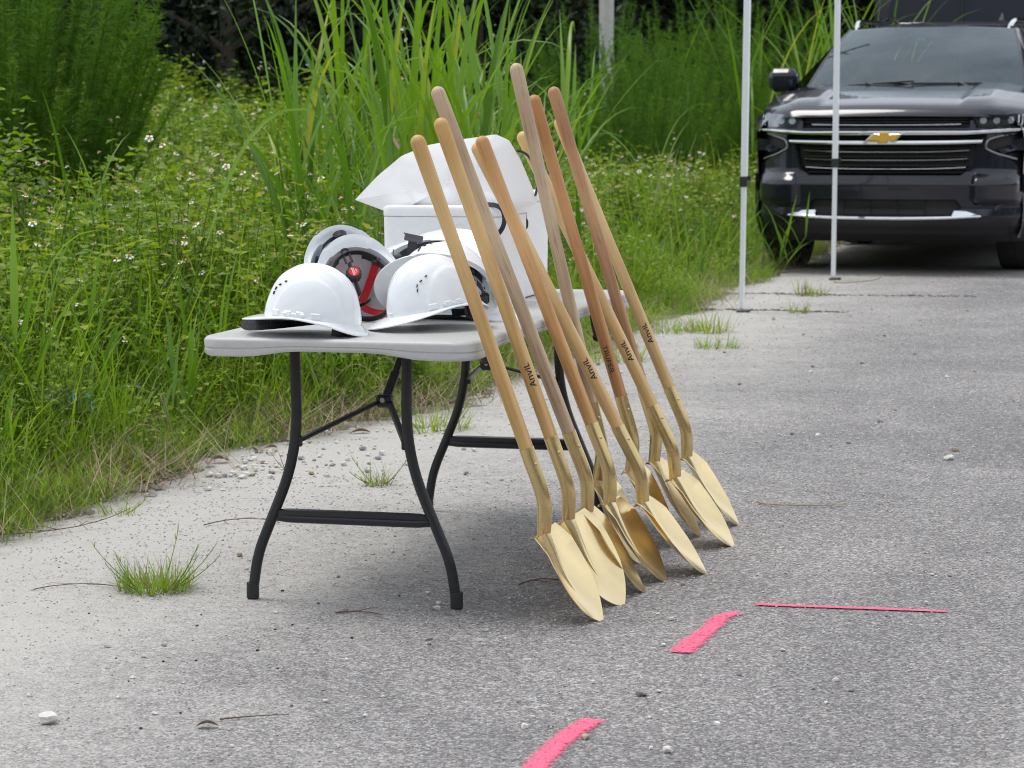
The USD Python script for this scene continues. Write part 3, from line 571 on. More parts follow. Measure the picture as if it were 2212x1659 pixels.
# perforated black sweatband sticking out from under the nearest hat
sb = thing('sweatband', 'slotted black plastic band sticking out under the nearest left hat', 'headband')
c = [TP(-.330, -.72, .018), TP(-.27, -.735, .020), TP(-.20, -.715, .026), TP(-.13, -.66, .032), TP(-.08, -.58, .036)]
cp = smooth_path(c, 40); d = np.gradient(cp, axis=0); d /= np.linalg.norm(d, axis=1, keepdims=True)
wv = np.interp(np.linspace(0, 1, 40), [0, .05, .1, 1], [.010, .016, .018, .017])
nrm = np.cross(d, [0, 0, 1.]); nrm /= np.linalg.norm(nrm, axis=1, keepdims=True); upv = np.array([0, 0, 1.]) * .9 - nrm * .35
Vb = np.stack([cp - upv * wv[:, None], cp + upv * wv[:, None], cp + upv * wv[:, None] - nrm * .002, cp - upv * wv[:, None] - nrm * .002], 1)
obj('band', grid(Vb, False, True), 'black_plastic', sb)
hs = []
for k in range(3, 34):
    for s in (-.42, .42):
        p = cp[k] + upv[k] * wv[k] * s; hs.append(hull([p + d[k] * a * .0011 + upv[k] * b * .0017 + nrm[k] * e for a in (-1, 1) for b in (-1, 1) for e in (.0004, -.0026)]))
obj('slots', cat(hs), 'grey_plastic', sb)
# grey buckle strap standing up from the upturned hat
bs = thing('buckle_strap', 'grey plastic buckle strap standing up from the upturned hat', 'strap')
b0 = np.array([-.292, 7.545, .905])
obj('strap', cat([bar(b0 + [-.005, .02, -.05], b0 + [.012, 0, .045], .026, .003, .001, up=(0, 1, 0)), bar(b0 + [-.055, .03, -.035], b0 + [.03, 0, .015], .003, .020, .001, up=(0, 0, 1))]), 'black_plastic', bs)
obj('buckle', cat([bar(b0 + [-.012, -.004, .058], b0 + [.040, -.004, .046], .012, .020, .003), bar(b0 + [-.014, -.012, .068], b0 + [.042, -.012, .056], .004, .004, .001)]), 'grey_plastic', bs)

# ------------------------------------------------------------------ foam boxes with a white vinyl bag on top
def foam_box(label, cx, cy, w, l, h, lid, rot=0.0):
    c_, s_ = math.cos(rot), math.sin(rot)
    b = thing('foam_box', label, 'foam box', mat4=frame4(W(cx, cy, .735), EX * c_ + EY * s_, EY * c_ - EX * s_, np.array([0, 0, 1.])), group='white foam boxes on the table')
    def rr(w, l, r, zs):
        o_ = round_rect(w, l, r, 8); return np.stack([np.c_[o_ * [(w - 2 * i) / w, (l - 2 * i) / l], np.full(len(o_), z)] for i, z in zs], 0)
    hb = h - lid
    obj('body', grid(np.concatenate([rr(w, l, .03, [(w / 2 - .002, .001), (.012, .0005), (.006, .004), (.004, .012), (.002, hb * .5), (.001, hb - .003), (.0025, hb), (.03, hb), (.035, hb - .02), (w / 2 - .002, hb - .02)])]), False, True, flip=True), 'foam_white', b, smooth=40)
    obj('lid', grid(np.concatenate([rr(w, l, .03, [(w / 2 - .002, hb + .0008), (.012, hb + .0008), (.0015, hb + .0012), (0, hb + .004), (0, h - .010), (.003, h - .003), (.010, h), (w / 2 - .002, h)])]), False, True, flip=True), 'foam_white', b, smooth=40)
    return b
foam_box('large white foam box behind the hard hats, a white vinyl bag lying on its lid', -.034, .285, .375, .30, .300, .032)
foam_box('second white foam box, hidden behind the larger one at the far end of the table', -.052, .640, .355, .30, .325, .032)

# white vinyl bag: two creased skins bulging apart, standing folded on the lid
bg = thing('vinyl_bag', 'white vinyl bag standing folded on the foam box with black strap ends', 'bag')
oc = W(-.040, .245, 1.031)
ax = np.array([.985, -.17, 0]); ay = np.array([.17, .985, 0]); az = np.array([0, 0, 1.])
outline = np.array([(-.292, .018), (-.222, .09), (-.148, .150), (-.068, .182), (.010, .196), (.075, .204), (.140, .214), (.180, .196), (.214, .142), (.262, .030), (.268, .006), (.225, -.004), (.140, -.002), (.0, -.004), (-.12, -.003), (-.168, -.028), (-.215, -.010)])
# polar sheet about a centre point
cen = np.array([.01, .07]); na, nr = 96, 16
seg = np.vstack([outline, outline[:1]]); tl_ = np.r_[0, np.cumsum(np.linalg.norm(np.diff(seg, axis=0), axis=1))]; tt = np.linspace(0, tl_[-1], na, endpoint=False)
ob = np.c_[np.interp(tt, tl_, seg[:, 0]), np.interp(tt, tl_, seg[:, 1])]
def skin(sgn, dep):
    V = np.zeros((na, nr, 3))
    for j, k in enumerate(np.linspace(0.002, 1, nr)):
        p = cen + (ob - cen) * k
        bulge = dep * (1 - k ** 1.25) + .010 * np.abs(np.sin(p[:, 0] * 31 + p[:, 1] * 17)) * (1 - k) * k * 2
        groove = -.030 * np.exp(-((p[:, 0] - .03 + .15 * (p[:, 1] - .05)) / .016) ** 2) * sm((.15 - p[:, 1]) / .12) * (1 - k ** 4) * (sgn < 0)
        y = sgn * (bulge + groove + .0012) - .05 * np.clip(p[:, 1], 0, 1) * -1.0
        V[:, j] = oc + ax * p[:, :1] + az * p[:, 1:2] + ay * y[:, None]
    return V
obj('front_skin', grid(skin(-1, .036), True), 'vinyl_white', bg, smooth=9); obj('back_skin', grid(skin(1, .032), True, flip=True), 'vinyl_white', bg, smooth=9)
rimv = np.stack([skin(-1, .036)[:, -1], skin(1, .032)[:, -1]], 1); obj('hem', grid(rimv, True), 'vinyl_white', bg)
def ribbon(pts, w, t=.002, up=(0, 0, 1.), n=30):
    c = smooth_path(pts, n); d = np.gradient(c, axis=0); d /= np.linalg.norm(d, axis=1, keepdims=True)
    u = np.broadcast_to(np.asarray(up, float), c.shape); u = u - d * (u * d).sum(1, keepdims=True); u /= np.linalg.norm(u, axis=1, keepdims=True); s = np.cross(d, u)
    w = np.broadcast_to(w, (n,))[:, None]
    return grid(np.stack([c - u * w / 2 - s * t / 2, c + u * w / 2 - s * t / 2, c + u * w / 2 + s * t / 2, c - u * w / 2 + s * t / 2], 1), False, True)
# strap loop hanging over the front box's right corner, and a loose end with a rounded tab
p = lambda x, y, z: W(x, y, .735 + z)
obj('strap', ribbon([p(.085, .18, .306), p(.12, .14, .305), p(.162, .118, .290), p(.165, .122, .250), p(.14, .125, .215), p(.11, .126, .200)], .014, up=(.5, -.2, .8)), 'black_plastic', bg)
e = ribbon([p(.125, .50, .330), p(.1265, .482, .318), p(.1285, .480, .28), p(.1295, .481, .245), p(.130, .481, .215)], np.interp(np.linspace(0, 1, 30), [0, .55, .72, .8, .95, 1], [.009, .007, .008, .018, .017, .006]), t=.004, up=(.95, -.28, 0))
obj('strap_end', e, 'black_plastic', bg)
obj('strap_loop', tube(smooth_path([oc + ax * .205 + az * .165, oc + ax * .235 + az * .15 + ay * .02, oc + ax * .262 + az * .09 + ay * .02, oc + ax * .26 + az * .03], 24), .004, 6), 'black_plastic', bg)

# ------------------------------------------------------------------ canopy frame: white square legs with black slider and foot plate (its top rails pass above the picture)
cf = thing('canopy_frame', 'white metal canopy frame, two square legs standing before the dark car', 'canopy frame', loc=tuple(UP))
A = np.array([1.415, 16.206, 0]); B = np.array([2.306, 18.902, 0]); along = (B - A) / np.linalg.norm(B - A); across = np.array([along[1], -along[0], 0]); C2, D2 = A + across * 2.85, B + across * 2.85
for k, (q, tp) in enumerate(((A, A + np.array([.035, .0, 0])), (B, B + np.array([.02, 0, 0])))):
    zj = [.80, .835, .80, .80][k]; f_ = (tp - q) / 2.3
    lg = obj('leg', cat([bar(q + [0, 0, .02], q + f_ * zj + [0, 0, zj], .030, .030, .003, up=along), bar(q + f_ * zj + [0, 0, zj - .02], tp + [0, 0, 2.34], .038, .038, .003, up=along)]), 'white_pole', cf)
    obj('slider', cat([xf(box((.046, .046, .065), ch=.004), frame4(q + f_ * zj + [0, 0, zj], along, -across, np.array([0, 0, 1.]))), xf(box((.018, .022, .03), (.01, -.03, .02), ch=.004), frame4(q + f_ * zj + [0, 0, zj], along, -across, np.array([0, 0, 1.])))]), 'black_plastic', lg)
    obj('foot_plate', xf(box((.085, .075, .014), (0, 0, .0075), ch=.004), frame4(q + across * .012, along, -across, np.array([0, 0, 1.]))), 'black_plastic', lg)
for p_, q_ in ((A, B),):
    obj('top_rail', bar(p_ + [0, 0, 2.31], q_ + [0, 0, 2.31], .014, .026, .002), 'white_pole', cf)

# ------------------------------------------------------------------ sprayed marking paint
paint = usdkit.material(stage, '/World/Looks/marking_paint', {
    'g': ('geometry', {}), 'at': ('attribute', {'attribute': 'tone'}), 'v': ('voronoi_texture', {'scale': 125.0}), 'n': ('noise_texture', {'scale': 90.0, 'detail': 4}),
    'a': ('math', {'math_type': 'multiply_add', 'value2': .75}), 'b': ('math', {'math_type': 'multiply_add', 'value2': -.42}), 'c': ('map_range', {'from_min': .30, 'from_max': .90, 'clamp': True}),
    'r': ('rgb_ramp', {'ramp': [(0, (.92, .085, .20)), (.6, (.95, .15, .27)), (.85, (.66, .04, .115))]}), 'h': ('math', {'math_type': 'multiply_add', 'value2': -1.0, 'value3': 1.0}), 'bu': ('bump', {'strength': .9, 'distance': .005}),
    'p': ('principled_bsdf', {'roughness': .6}), 't': ('transparent_bsdf', {}), 'm': ('mix_closure', {})},
    [('g.position', 'v.vector'), ('g.position', 'n.vector'), ('n.fac', 'a.value1'), ('at.fac', 'a.value3'), ('v.distance', 'b.value1'), ('a.value', 'b.value3'), ('b.value', 'c.value'), ('v.distance', 'r.fac'), ('v.distance', 'h.value1'), ('h.value', 'bu.height'), ('bu.normal', 'p.normal'),
     ('r.color', 'p.base_color'), ('c.result', 'm.fac'), ('t.BSDF', 'm.closure1'), ('p.BSDF', 'm.closure2')], surface='m.closure')
def spray(label, pts, widths, n=60, m=15):
    c = smooth_path([(x, y, 0) for x, y in pts], n); d = np.gradient(c, axis=0); d /= np.linalg.norm(d, axis=1, keepdims=True); s = np.cross([0, 0, 1.], d)
    w = np.interp(np.linspace(0, 1, n), np.linspace(0, 1, len(widths)), widths); k = np.linspace(-1.7, 1.7, m)
    V = c[:, None] + s[:, None] * (k[None, :, None] * w[:, None, None] / 2); V[..., 2] = ROAD_Z + .004
    e = np.linspace(0, 1, n); end = np.minimum(sm(e / .04), sm((1 - e) / .05))[:, None]
    tone = .78 * (1 - sm((np.abs(k) - .45) / 1.25))[None] * end + .04
    return tag(obj('paint_mark', grid(V), paint, tone=tone.ravel()), label, 'paint mark')
spray('short pink sprayed line nearest the viewer, cut by the bottom edge', [(.0, 4.95), (.055, 5.28), (.105, 5.46), (.182, 5.645)], [.05, .045, .042, .05])
spray('short pink sprayed dash with bent tip in front of the shovel blades', [(.405, 6.30), (.455, 6.47), (.515, 6.66), (.552, 6.765), (.600, 6.800)], [.05, .052, .04, .042, .035])
spray('long thin pink sprayed line running to the right', [(.635, 6.915), (.80, 6.875), (.98, 6.835), (1.145, 6.795)], [.026, .022, .022, .017])

# ------------------------------------------------------------------ dark SUV (X across, Y backwards from its nose, Z up)
_cx, _cy = np.array([math.cos(CARYAW), -math.sin(CARYAW), 0]), np.array([math.sin(CARYAW), math.cos(CARYAW), 0])
car = thing('parked_suv', 'black sport utility vehicle with chrome barred grille parked behind the canopy legs', 'car', mat4=frame4(CARPOS + UP, _cx, _cy, np.array([0, 0, 1.])))
def wrap(x): ax_ = np.abs(x); return .05 * ax_ ** 2 + .30 * np.clip((ax_ - .66) / .37, 0, 1.2) ** 2.1
ZP = [(.24, .16), (.30, .055), (.36, .01), (.43, -.012), (.50, .0), (.55, -.005), (.62, -.012), (.665, -.018), (.70, .0), (.75, .028), (.85, .034), (1.0, .04), (1.10, .055), (1.15, .065), (1.19, .085), (1.225, .125), (1.248, .19), (1.26, .26)]
def y0(z): return np.interp(z, [a for a, _ in ZP], [b for _, b in ZP])
def inpoly(x, z, poly):
    from matplotlib.path import Path
    return Path(poly).contains_points(np.c_[np.ravel(x), np.ravel(z)]).reshape(np.shape(x))
def inpoly(x, z, poly):
    x, z = np.asarray(x), np.asarray(z); r = np.zeros(x.shape, bool); n = len(poly)
    for k in range(n):
        (x1, z1), (x2, z2) = poly[k], poly[(k + 1) % n]
        c_ = ((z1 > z) != (z2 > z)) & (x < (x2 - x1) * (z - z1) / ((z2 - z1) if z2 != z1 else 1e-9) + x1); r ^= c_
    return r
UG = [(-.62, 1.155), (.62, 1.155), (.60, 1.072), (-.60, 1.072)]                      # upper grille
LG = [(-.66, .955), (.66, .955), (.625, .80), (.56, .735), (-.56, .735), (-.625, .80)]  # lower grille
MG = [(-.74, 1.02), (.74, 1.02), (.70, .985), (-.70, .985)]
LI = [(-.52, .555), (.52, .555), (.56, .49), (.50, .445), (-.50, .445), (-.56, .49)]
HL = [(.62, 1.165), (.945, 1.178), (.955, 1.085), (.66, 1.075)]
def POD(s): return [(s * .745, .99), (s * 1.02, 1.045), (s * 1.04, .80), (s * .995, .60), (s * .955, .62), (s * .97, .80), (s * .80, .90), (s * .72, .93)]
xx = np.linspace(-1.025, 1.025, 165); zz = np.unique(np.r_[np.linspace(.24, 1.26, 120)])
Xg, Zg = np.meshgrid(xx, zz, indexing='ij')
grille = inpoly(Xg, Zg, UG) | inpoly(Xg, Zg, LG) | inpoly(Xg, Zg, MG); intake = inpoly(Xg, Zg, LI)
lamp = inpoly(np.abs(Xg), Zg, HL); pod = inpoly(np.abs(Xg), Zg, POD(1))
taper = 1 - .02 * sm((.5 - Zg) / .25)
Yg = y0(Zg) + wrap(Xg) * (1 + .25 * sm((Zg - 1.1) / .15)) - .035 * sm((.70 - np.abs(np.abs(Xg) - .98)) / .5) * 0
# facetted corner wedge of the bumper
wedge = .045 * sm((np.abs(Xg) - .62) / .05) * sm((.78 - Zg) / .10) * sm((Zg - .50) / .06); Yg = Yg - wedge * (1 - sm((np.abs(Xg) - .93) / .06))
Yg = Yg + .075 * grille + .05 * intake + .045 * lamp + .05 * pod
Yg = Yg + .02 * sm((.42 - Zg) / .1) * (np.abs(Xg) < .9)
FV = np.stack([Xg * taper, Yg, Zg - .035 * sm((np.abs(Xg) - .85) / .18) * sm((Zg - 1.16) / .08)], -1)
v_, f_ = grid(FV)
fc = lambda msk: (msk.reshape(-1)[f_].mean(1) > .5)
plastic = fc(grille | intake | pod | (Zg < .385) | (lamp))
def submesh(v, f, keep):
    u, inv = np.unique(f[keep], return_inverse=True); return v[u], inv.reshape(-1, 3)
low = v_[f_][:, :, 2].max(1) < 1.172
fascia = obj('front_bumper', submesh(v_, f_, ~plastic & low), 'car_paint', car, smooth=32)
obj('bumper_trim', submesh(v_, f_, plastic & low), 'dark_plastic', fascia, smooth=32)
def ysurf(x, z, off): return y0(z) + wrap(x) * (1 + .25 * sm((z - 1.1) / .15)) - off
def hbar(z_of_x, x0, x1, h, t, off, n=60, taper_=0.0):
    x = np.linspace(x0, x1, n); z = np.array([z_of_x(a) for a in x]); k = 1 - taper_ * (np.abs(x) / max(abs(x0), abs(x1))) ** 4; hh = h / 2 * k
    y = ysurf(x, z, off)
    pr = [(0.25, -1), (1, -.55), (1.15, 0), (1, .55), (.25, 1), (-1, 1), (-1, -1)]
    return grid(np.stack([np.c_[x, y - t * a, z + hh * b] for a, b in pr], 1), False, True)
# grille: dark slats and thin bright bars, two wide chrome blades, emblem
gr = obj('grille', cat([hbar(lambda a, z=z: z, -.60, .60, .012, .008, -.045) for z in (1.135, 1.115)] + [hbar(lambda a, z=z: z, -.60, .60, .014, .008, -.05) for z in (.925, .865, .80, .905, .84, .775, .75)] +
         [box((.006, .012, .075), (x, ysurf(x, 1.12, -.06), 1.115)) for x in np.linspace(-.56, .56, 9)] + [box((.006, .012, .19), (x, ysurf(x, .85, -.06), .85)) for x in np.linspace(-.56, .56, 11)]), 'dark_plastic', car)
curve = lambda zc, rise, w: (lambda a: zc + rise * (abs(a) / w) ** 3)
obj('chrome_bar', hbar(curve(1.094, .004, .5), -.545, .545, .010, .012, -.02), 'chrome', gr, smooth=40)
for z, w in ((.898, .61), (.838, .60), (.775, .585)): obj('chrome_bar', hbar(curve(z, .014, w), -w, w, .0085, .012, -.02), 'chrome', gr, smooth=40)
obj('chrome_blade', hbar(lambda a: 1.038 + .020 * sm((abs(a) - .55) / .42), -.985, .985, .046, .030, .012, taper_=.45), 'chrome', gr, smooth=40)
obj('chrome_blade', hbar(lambda a: .968 + .008 * (abs(a) / .7) ** 3, -.705, .705, .044, .030, .006, taper_=.15), 'chrome', gr, smooth=40)
def plate(poly, depth_, y, ch=.006):
    poly = np.asarray(poly, float); c_ = poly.mean(0); n = len(poly)
    V = np.stack([np.c_[poly[:, 0], np.full(n, y), poly[:, 1]], np.c_[poly[:, 0], np.full(n, y - depth_ + ch * .6), poly[:, 1]], np.c_[c_ + (poly - c_) * (1 - ch / np.linalg.norm(poly - c_, axis=1, keepdims=True)), np.zeros((n, 1))][:, [0, 2, 1]] + [0, y - depth_, 0]], 1)
    g = grid(V, True)
    from shapely.geometry import Polygon as SP
    top = V[:, 2]; tri = trimesh.creation.triangulate_polygon(SP(np.c_[top[:, 0], top[:, 2]]), engine='earcut')
    return cat([g, (np.c_[tri[0][:, 0], np.full(len(tri[0]), y - depth_), tri[0][:, 1]], tri[1])])
k_ = .016
bow = [(-.135, -.0215 - 0), (-.135 + .052, .0215), (-.032, .0215), (-.024, .040), (.036, .040), (.028, .0215), (.135, .0215), (.083, -.0215), (.026, -.0215), (.018, -.040), (-.042, -.040), (-.034, -.0215)]
bow = [(x * .92, z * .92 + 1.004) for x, z in bow]; grow = np.array(bow); gc = grow.mean(0)
outer = [(-.152, -.030), (-.088, .030), (-.041, .030), (-.033, .049), (.045, .049), (.037, .030), (.152, .030), (.088, -.030), (.035, -.030), (.027, -.049), (-.051, -.049), (-.043, -.030)]
em = obj('emblem', plate([(x * .92, z * .92 + 1.004) for x, z in outer], .026, ysurf(0, 1.0, .030), .006), 'chrome', gr)
obj('emblem_inlay', plate(bow, .008, ysurf(0, 1.0, .030) - .0235, .003), 'emblem_gold', em)
# lamps: dark housing with projector pods behind a clear lens, and the chrome bracket of the running light
for s in (-1, 1):
    P3 = lambda x, z, off: np.array([s * x, ysurf(np.array(x), np.array(z), off), z])
    hl = obj('headlight', cat([box((.08, .05, .06), P3(x, 1.125, -.075), .012) for x in (.70, .79, .88)]), 'lamp_inner', car)
    obj('lamp_eye', cat([tube([P3(x, 1.125, -.035), P3(x, 1.125, -.028)], [.026, .024], 16) for x in (.70, .79, .88)]), 'drl_white', hl, smooth=40)
    gx = np.linspace(.635, .952, 22); gz = np.linspace(0, 1, 6)
    L3 = np.stack([np.stack([P3(x, 1.078 + (.004 * (x > .9)) + t_ * (.088 + .018 * (x - .63) / .36), -.006) for t_ in gz]) for x in gx])
    obj('lens', grid(L3), 'lamp_glass', hl, smooth=40)
    obj('lens_end', cat([bar(P3(.935, 1.09, .0), P3(.935, 1.165, .002), .010, .01, .003, up=(0, 1, 0)), bar(P3(.958, 1.09, .0), P3(.958, 1.168, .002), .008, .01, .003, up=(0, 1, 0))]), 'drl_white', hl)
    cp_ = fillet_path([P3(.985, 1.045, .0), P3(.80, 1.008, .004), P3(.735, .985, .004), P3(.722, .925, .004), P3(.80, .885, .004), P3(.93, .845, .004)], .06, 6)
    obj('running_light', tube(cp_, .0095, 10), 'satin_chrome', car, smooth=40)
    obj('lamp_pod', plate([(s * a, b) for a, b in ((.79, .965), (.985, 1.0), (.99, .905), (.83, .905))], .01, float(ysurf(np.array(.88), np.array(.95), -.055)) + .02), 'car_paint', car)
    obj('corner_blade', hull([P3(.80, .925, -.02), P3(.985, .975, -.03), P3(.985, .90, -.03), P3(.84, .875, -.02), P3(.88, .90, .012), P3(.985, .93, .0)]), 'car_paint', car)
    fg = obj('fog_facet', hull([P3(.66, .51, -.0), P3(.86, .60, -.005), P3(.93, .60, -.0), P3(.96, .49, -.0), P3(.80, .475, -.0), P3(.86, .54, .018)]), 'car_paint', car)
# lower chrome strip with its winged ends
lc = hbar(lambda a: .420 + .020 * (abs(a) / .7) ** 2.5, -.70, .70, .036, .026, .012, taper_=.35)
obj('lower_chrome', lc, 'chrome', car, smooth=40)
for s in (-1, 1):
    obj('chrome_wing', hull([np.array([s * x, float(ysurf(np.array(x), np.array(z), o_)), z]) for x, z, o_ in ((.50, .440, .03), (.515, .478, .018), (.50, .478, .006), (.60, .474, .018), (.71, .440, .02), (.69, .428, .03), (.50, .430, .03), (.71, .44, .0), (.50, .43, .0))]), 'chrome', car)
obj('tow_panel', cat([hbar(lambda a: .50, -.30, .30, .006, .004, -.03), *[box((.004, .01, .09), (x, float(ysurf(np.array(x), np.array(.5), -.035)), .50)) for x in (-.3, -.1, .1, .3)]]), 'dark_plastic', car)
# bonnet
hx_ = np.linspace(-.985, .985, 90); hy_ = np.r_[np.linspace(0, .12, 8)[:-1], np.linspace(.12, 1.22, 36)]
Hx, Hy = np.meshgrid(hx_, hy_, indexing='ij')
yf = y0(np.array(1.158)) + wrap(Hx) * 1.2 - .004
zc = np.interp(Hy, [0, .02, .05, .10, .16, .3, .7, 1.22], [1.160, 1.185, 1.213, 1.238, 1.256, 1.285, 1.345, 1.392])
crease = .016 * sm((np.abs(Hx) - .50) / .05) * sm((Hy - .06) / .2) * (1 - sm((np.abs(Hx) - .70) / .12)) - .035 * np.clip((np.abs(Hx) - .62) / .36, 0, 1) ** 2.2
Hz = zc + crease - .006 * (Hx / .5) ** 2 * (np.abs(Hx) < .5) - .006 * (np.abs(Hx) >= .5)
Ys = yf + (1.30 - yf + .04 * Hx ** 2) * (Hy / 1.22)
obj('bonnet', grid(np.stack([Hx, Ys, Hz], -1), flip=False), 'car_paint', car, smooth=40)
# body side: fender, doors, quarter, with wheel arches cut out
WY = (.955, 4.03); WZ, WR, AR = .392, .392, .455
LEN = 5.35
sy = np.r_[np.linspace(.24, LEN - .05, 210)]; sp = [(.93, 1.245), (.965, 1.225), (.99, 1.19), (1.008, 1.10), (1.028, .98), (1.030, .90), (1.022, .80), (1.018, .62), (1.026, .48), (1.018, .36), (.985, .27)]
spz = np.interp(np.linspace(0, 1, 56), np.linspace(0, 1, len(sp)), [z for _, z in sp]); spx = np.interp(spz[::-1], [z for _, z in sp][::-1], [x for x, _ in sp][::-1])[::-1]
for s in (-1, 1):
    Sy, Sz = np.meshgrid(sy, spz, indexing='ij'); Sx = np.broadcast_to(spx, Sy.shape).copy()
    nose = np.clip((.95 - Sy) / .72, 0, 1); Sx = Sx - .045 * nose ** 2
    tail = np.clip((Sy - 4.6) / .75, 0, 1); Sx = Sx - .10 * tail ** 2
    flare = sum(.012 * np.exp(-((np.hypot(Sy - w_, Sz - WZ) - AR - .02) / .04) ** 2) for w_ in WY); Sx = Sx + flare
    belt = 1.225 + .105 * sm((Sy - .5) / .9) - .085 * (1 - sm((Sy - .24) / .55)); zt = Sz + (belt - 1.245) * sm((Sz - 1.0) / .24)
    v2, f2 = grid(np.stack([s * Sx, Sy, zt], -1), flip=(s < 0))
    cut = np.any([np.hypot(Sy - w_, Sz - WZ) < AR for w_ in WY], axis=0).reshape(-1)
    obj('body_side', submesh(v2, f2, ~(cut[f2].all(1))), 'car_paint', car, smooth=35)
    for w_ in WY:
        a_ = np.linspace(0, PI, 24); arch = np.stack([np.c_[np.full(24, s * r0_), w_ + (AR + .01) * np.cos(a_), WZ + (AR + .01) * np.sin(a_)] for r0_ in (1.0, .60)], 1)
        obj('wheel_arch', grid(arch), 'dark_plastic', car)
        wx = s * .88
        tp_ = [(-.14, .26), (-.145, .33), (-.13, .378), (-.10, .390), (.10, .390), (.13, .378), (.145, .33), (.14, .26)]
        aa = np.linspace(0, 2 * PI, 48, endpoint=False)
        V = np.stack([np.c_[np.full(48, wx + dx), w_ + r * np.cos(aa), WZ + r * np.sin(aa)] for dx, r in tp_], 1)
        wh = obj('wheel', cat([grid(V, True)] + [tube(np.c_[np.full(49, wx + dx), w_ + .3885 * np.cos(np.r_[aa, 0]), WZ + .3885 * np.sin(np.r_[aa, 0])], .006, 5) for dx in (-.06, 0, .06)]), 'tyre', car, smooth=40)
        spokes = [bar((wx + s * .11, w_ + .05 * math.cos(b), WZ + .05 * math.sin(b)), (wx + s * .125, w_ + .25 * math.cos(b), WZ + .25 * math.sin(b)), .05, .03, .006, up=(1, 0, 0)) for b in np.linspace(0, 2 * PI, 7)[:-1]]
        rimr = np.stack([np.c_[np.full(48, wx + s * dx), w_ + r * np.cos(aa), WZ + r * np.sin(aa)] for dx, r in ((.14, .265), (.13, .25), (-.05, .24), (-.05, .02))], 1)
        obj('rim', cat([grid(rimr, True), tube([(wx + s * .09, w_, WZ), (wx + s * .135, w_, WZ)], [.07, .05], 20)] + spokes), 'rim_metal', wh, smooth=40)
    # mirror, door glass line, roof rail
    mc = np.array([s * 1.07, 1.62, 1.425])
    mb = np.array([[a * .125, b * .085, c_ * .095] for a in (-1, 1) for b in (-1, 1) for c_ in (-1, 1)]) * [1, 1, 1]
    mm = trimesh.Trimesh(*box((.235, .16, .20), ch=.045)); mm = mm.subdivide().subdivide(); mv = np.array(mm.vertices); mv = mv * (1 - .10 * (mv[:, 2:3] < 0) * (np.abs(mv[:, 2:3]) / .1)); 
    mi = obj('door_mirror', (mc + mv, np.array(mm.faces)), 'car_paint', car, smooth=60)
    obj('mirror_arm', hull([mc + [-s * .10, .0, -.10], mc + [-s * .02, .0, -.10], mc + [-s * .02, .05, -.085], mc + [-s * .20, .06, -.155], mc + [-s * .20, -.03, -.16], mc + [-s * .08, .05, -.06]]), 'black_plastic', mi)
    obj('mirror_glass', box((.19, .006, .15), mc + [0, .082, .0]), 'chrome', mi)
    rl = smooth_path([(s * .610, 2.28, 1.815), (s * .625, 2.40, 1.875), (s * .635, 2.65, 1.905), (s * .64, 3.6, 1.925), (s * .635, 4.7, 1.895), (s * .62, 4.85, 1.82)], 40)
    obj('roof_rail', tube(rl, .020, 10), 'chrome', car, smooth=40)
# windscreen, roof, pillars, side glass, tail
def ws(u, t_):                                            # u -1..1 across, t 0..1 up
    hw_ = .845 - .195 * t_; x = u * hw_; y = 1.24 + .92 * t_ + .16 * (u ** 2) * (1 - .25 * t_) ; z = 1.378 + .475 * t_ + .035 * np.sin(PI * t_) - .035 * u ** 2 * (1 - .4 * t_); return np.array([x, y, z])
U, Tt = np.linspace(-1, 1, 31), np.linspace(0, 1, 17)
WSG = np.array([[ws(u, t_) for t_ in Tt] for u in U])
wsn = obj('windscreen', grid(WSG), 'windscreen', car, smooth=60)
fr = [ws(u, 0) for u in U]; frt = [ws(u, 1) for u in U]
obj('windscreen_frit', cat([grid(np.array([[ws(u, t_) + [0, .004, -.002] for t_ in (0, .055)] for u in U])), grid(np.array([[ws(u, t_) + [0, .004, -.002] for t_ in (.955 - .02 * (abs(u) < .2), 1)] for u in U])), grid(np.array([[ws(s_ * u, t_) + [0, .004, -.002] for u in (.955, 1)] for t_ in Tt for s_ in (1,)])), grid(np.array([[ws(-u, t_) + [0, .004, -.002] for u in (.955, 1)] for t_ in Tt]))]), 'dark_plastic', wsn)
ro_y = np.linspace(2.15, 5.05, 26); ro_u = np.linspace(-1, 1, 31)
RO = np.array([[[u * (.655 + .035 * sm((y - 2.15) / .5)), y + .12 * u ** 2 * (1 - sm((y - 2.15) / 1.2)), 1.852 + .085 * math.sin(min((y - 2.15) / 2.4, 1) * PI / 2) - .05 * sm((y - 4.4) / .7) - .032 * u ** 2 - .03 * abs(u) ** 8] for y in ro_y] for u in ro_u])
obj('roof', grid(RO), 'car_paint', car, smooth=60)
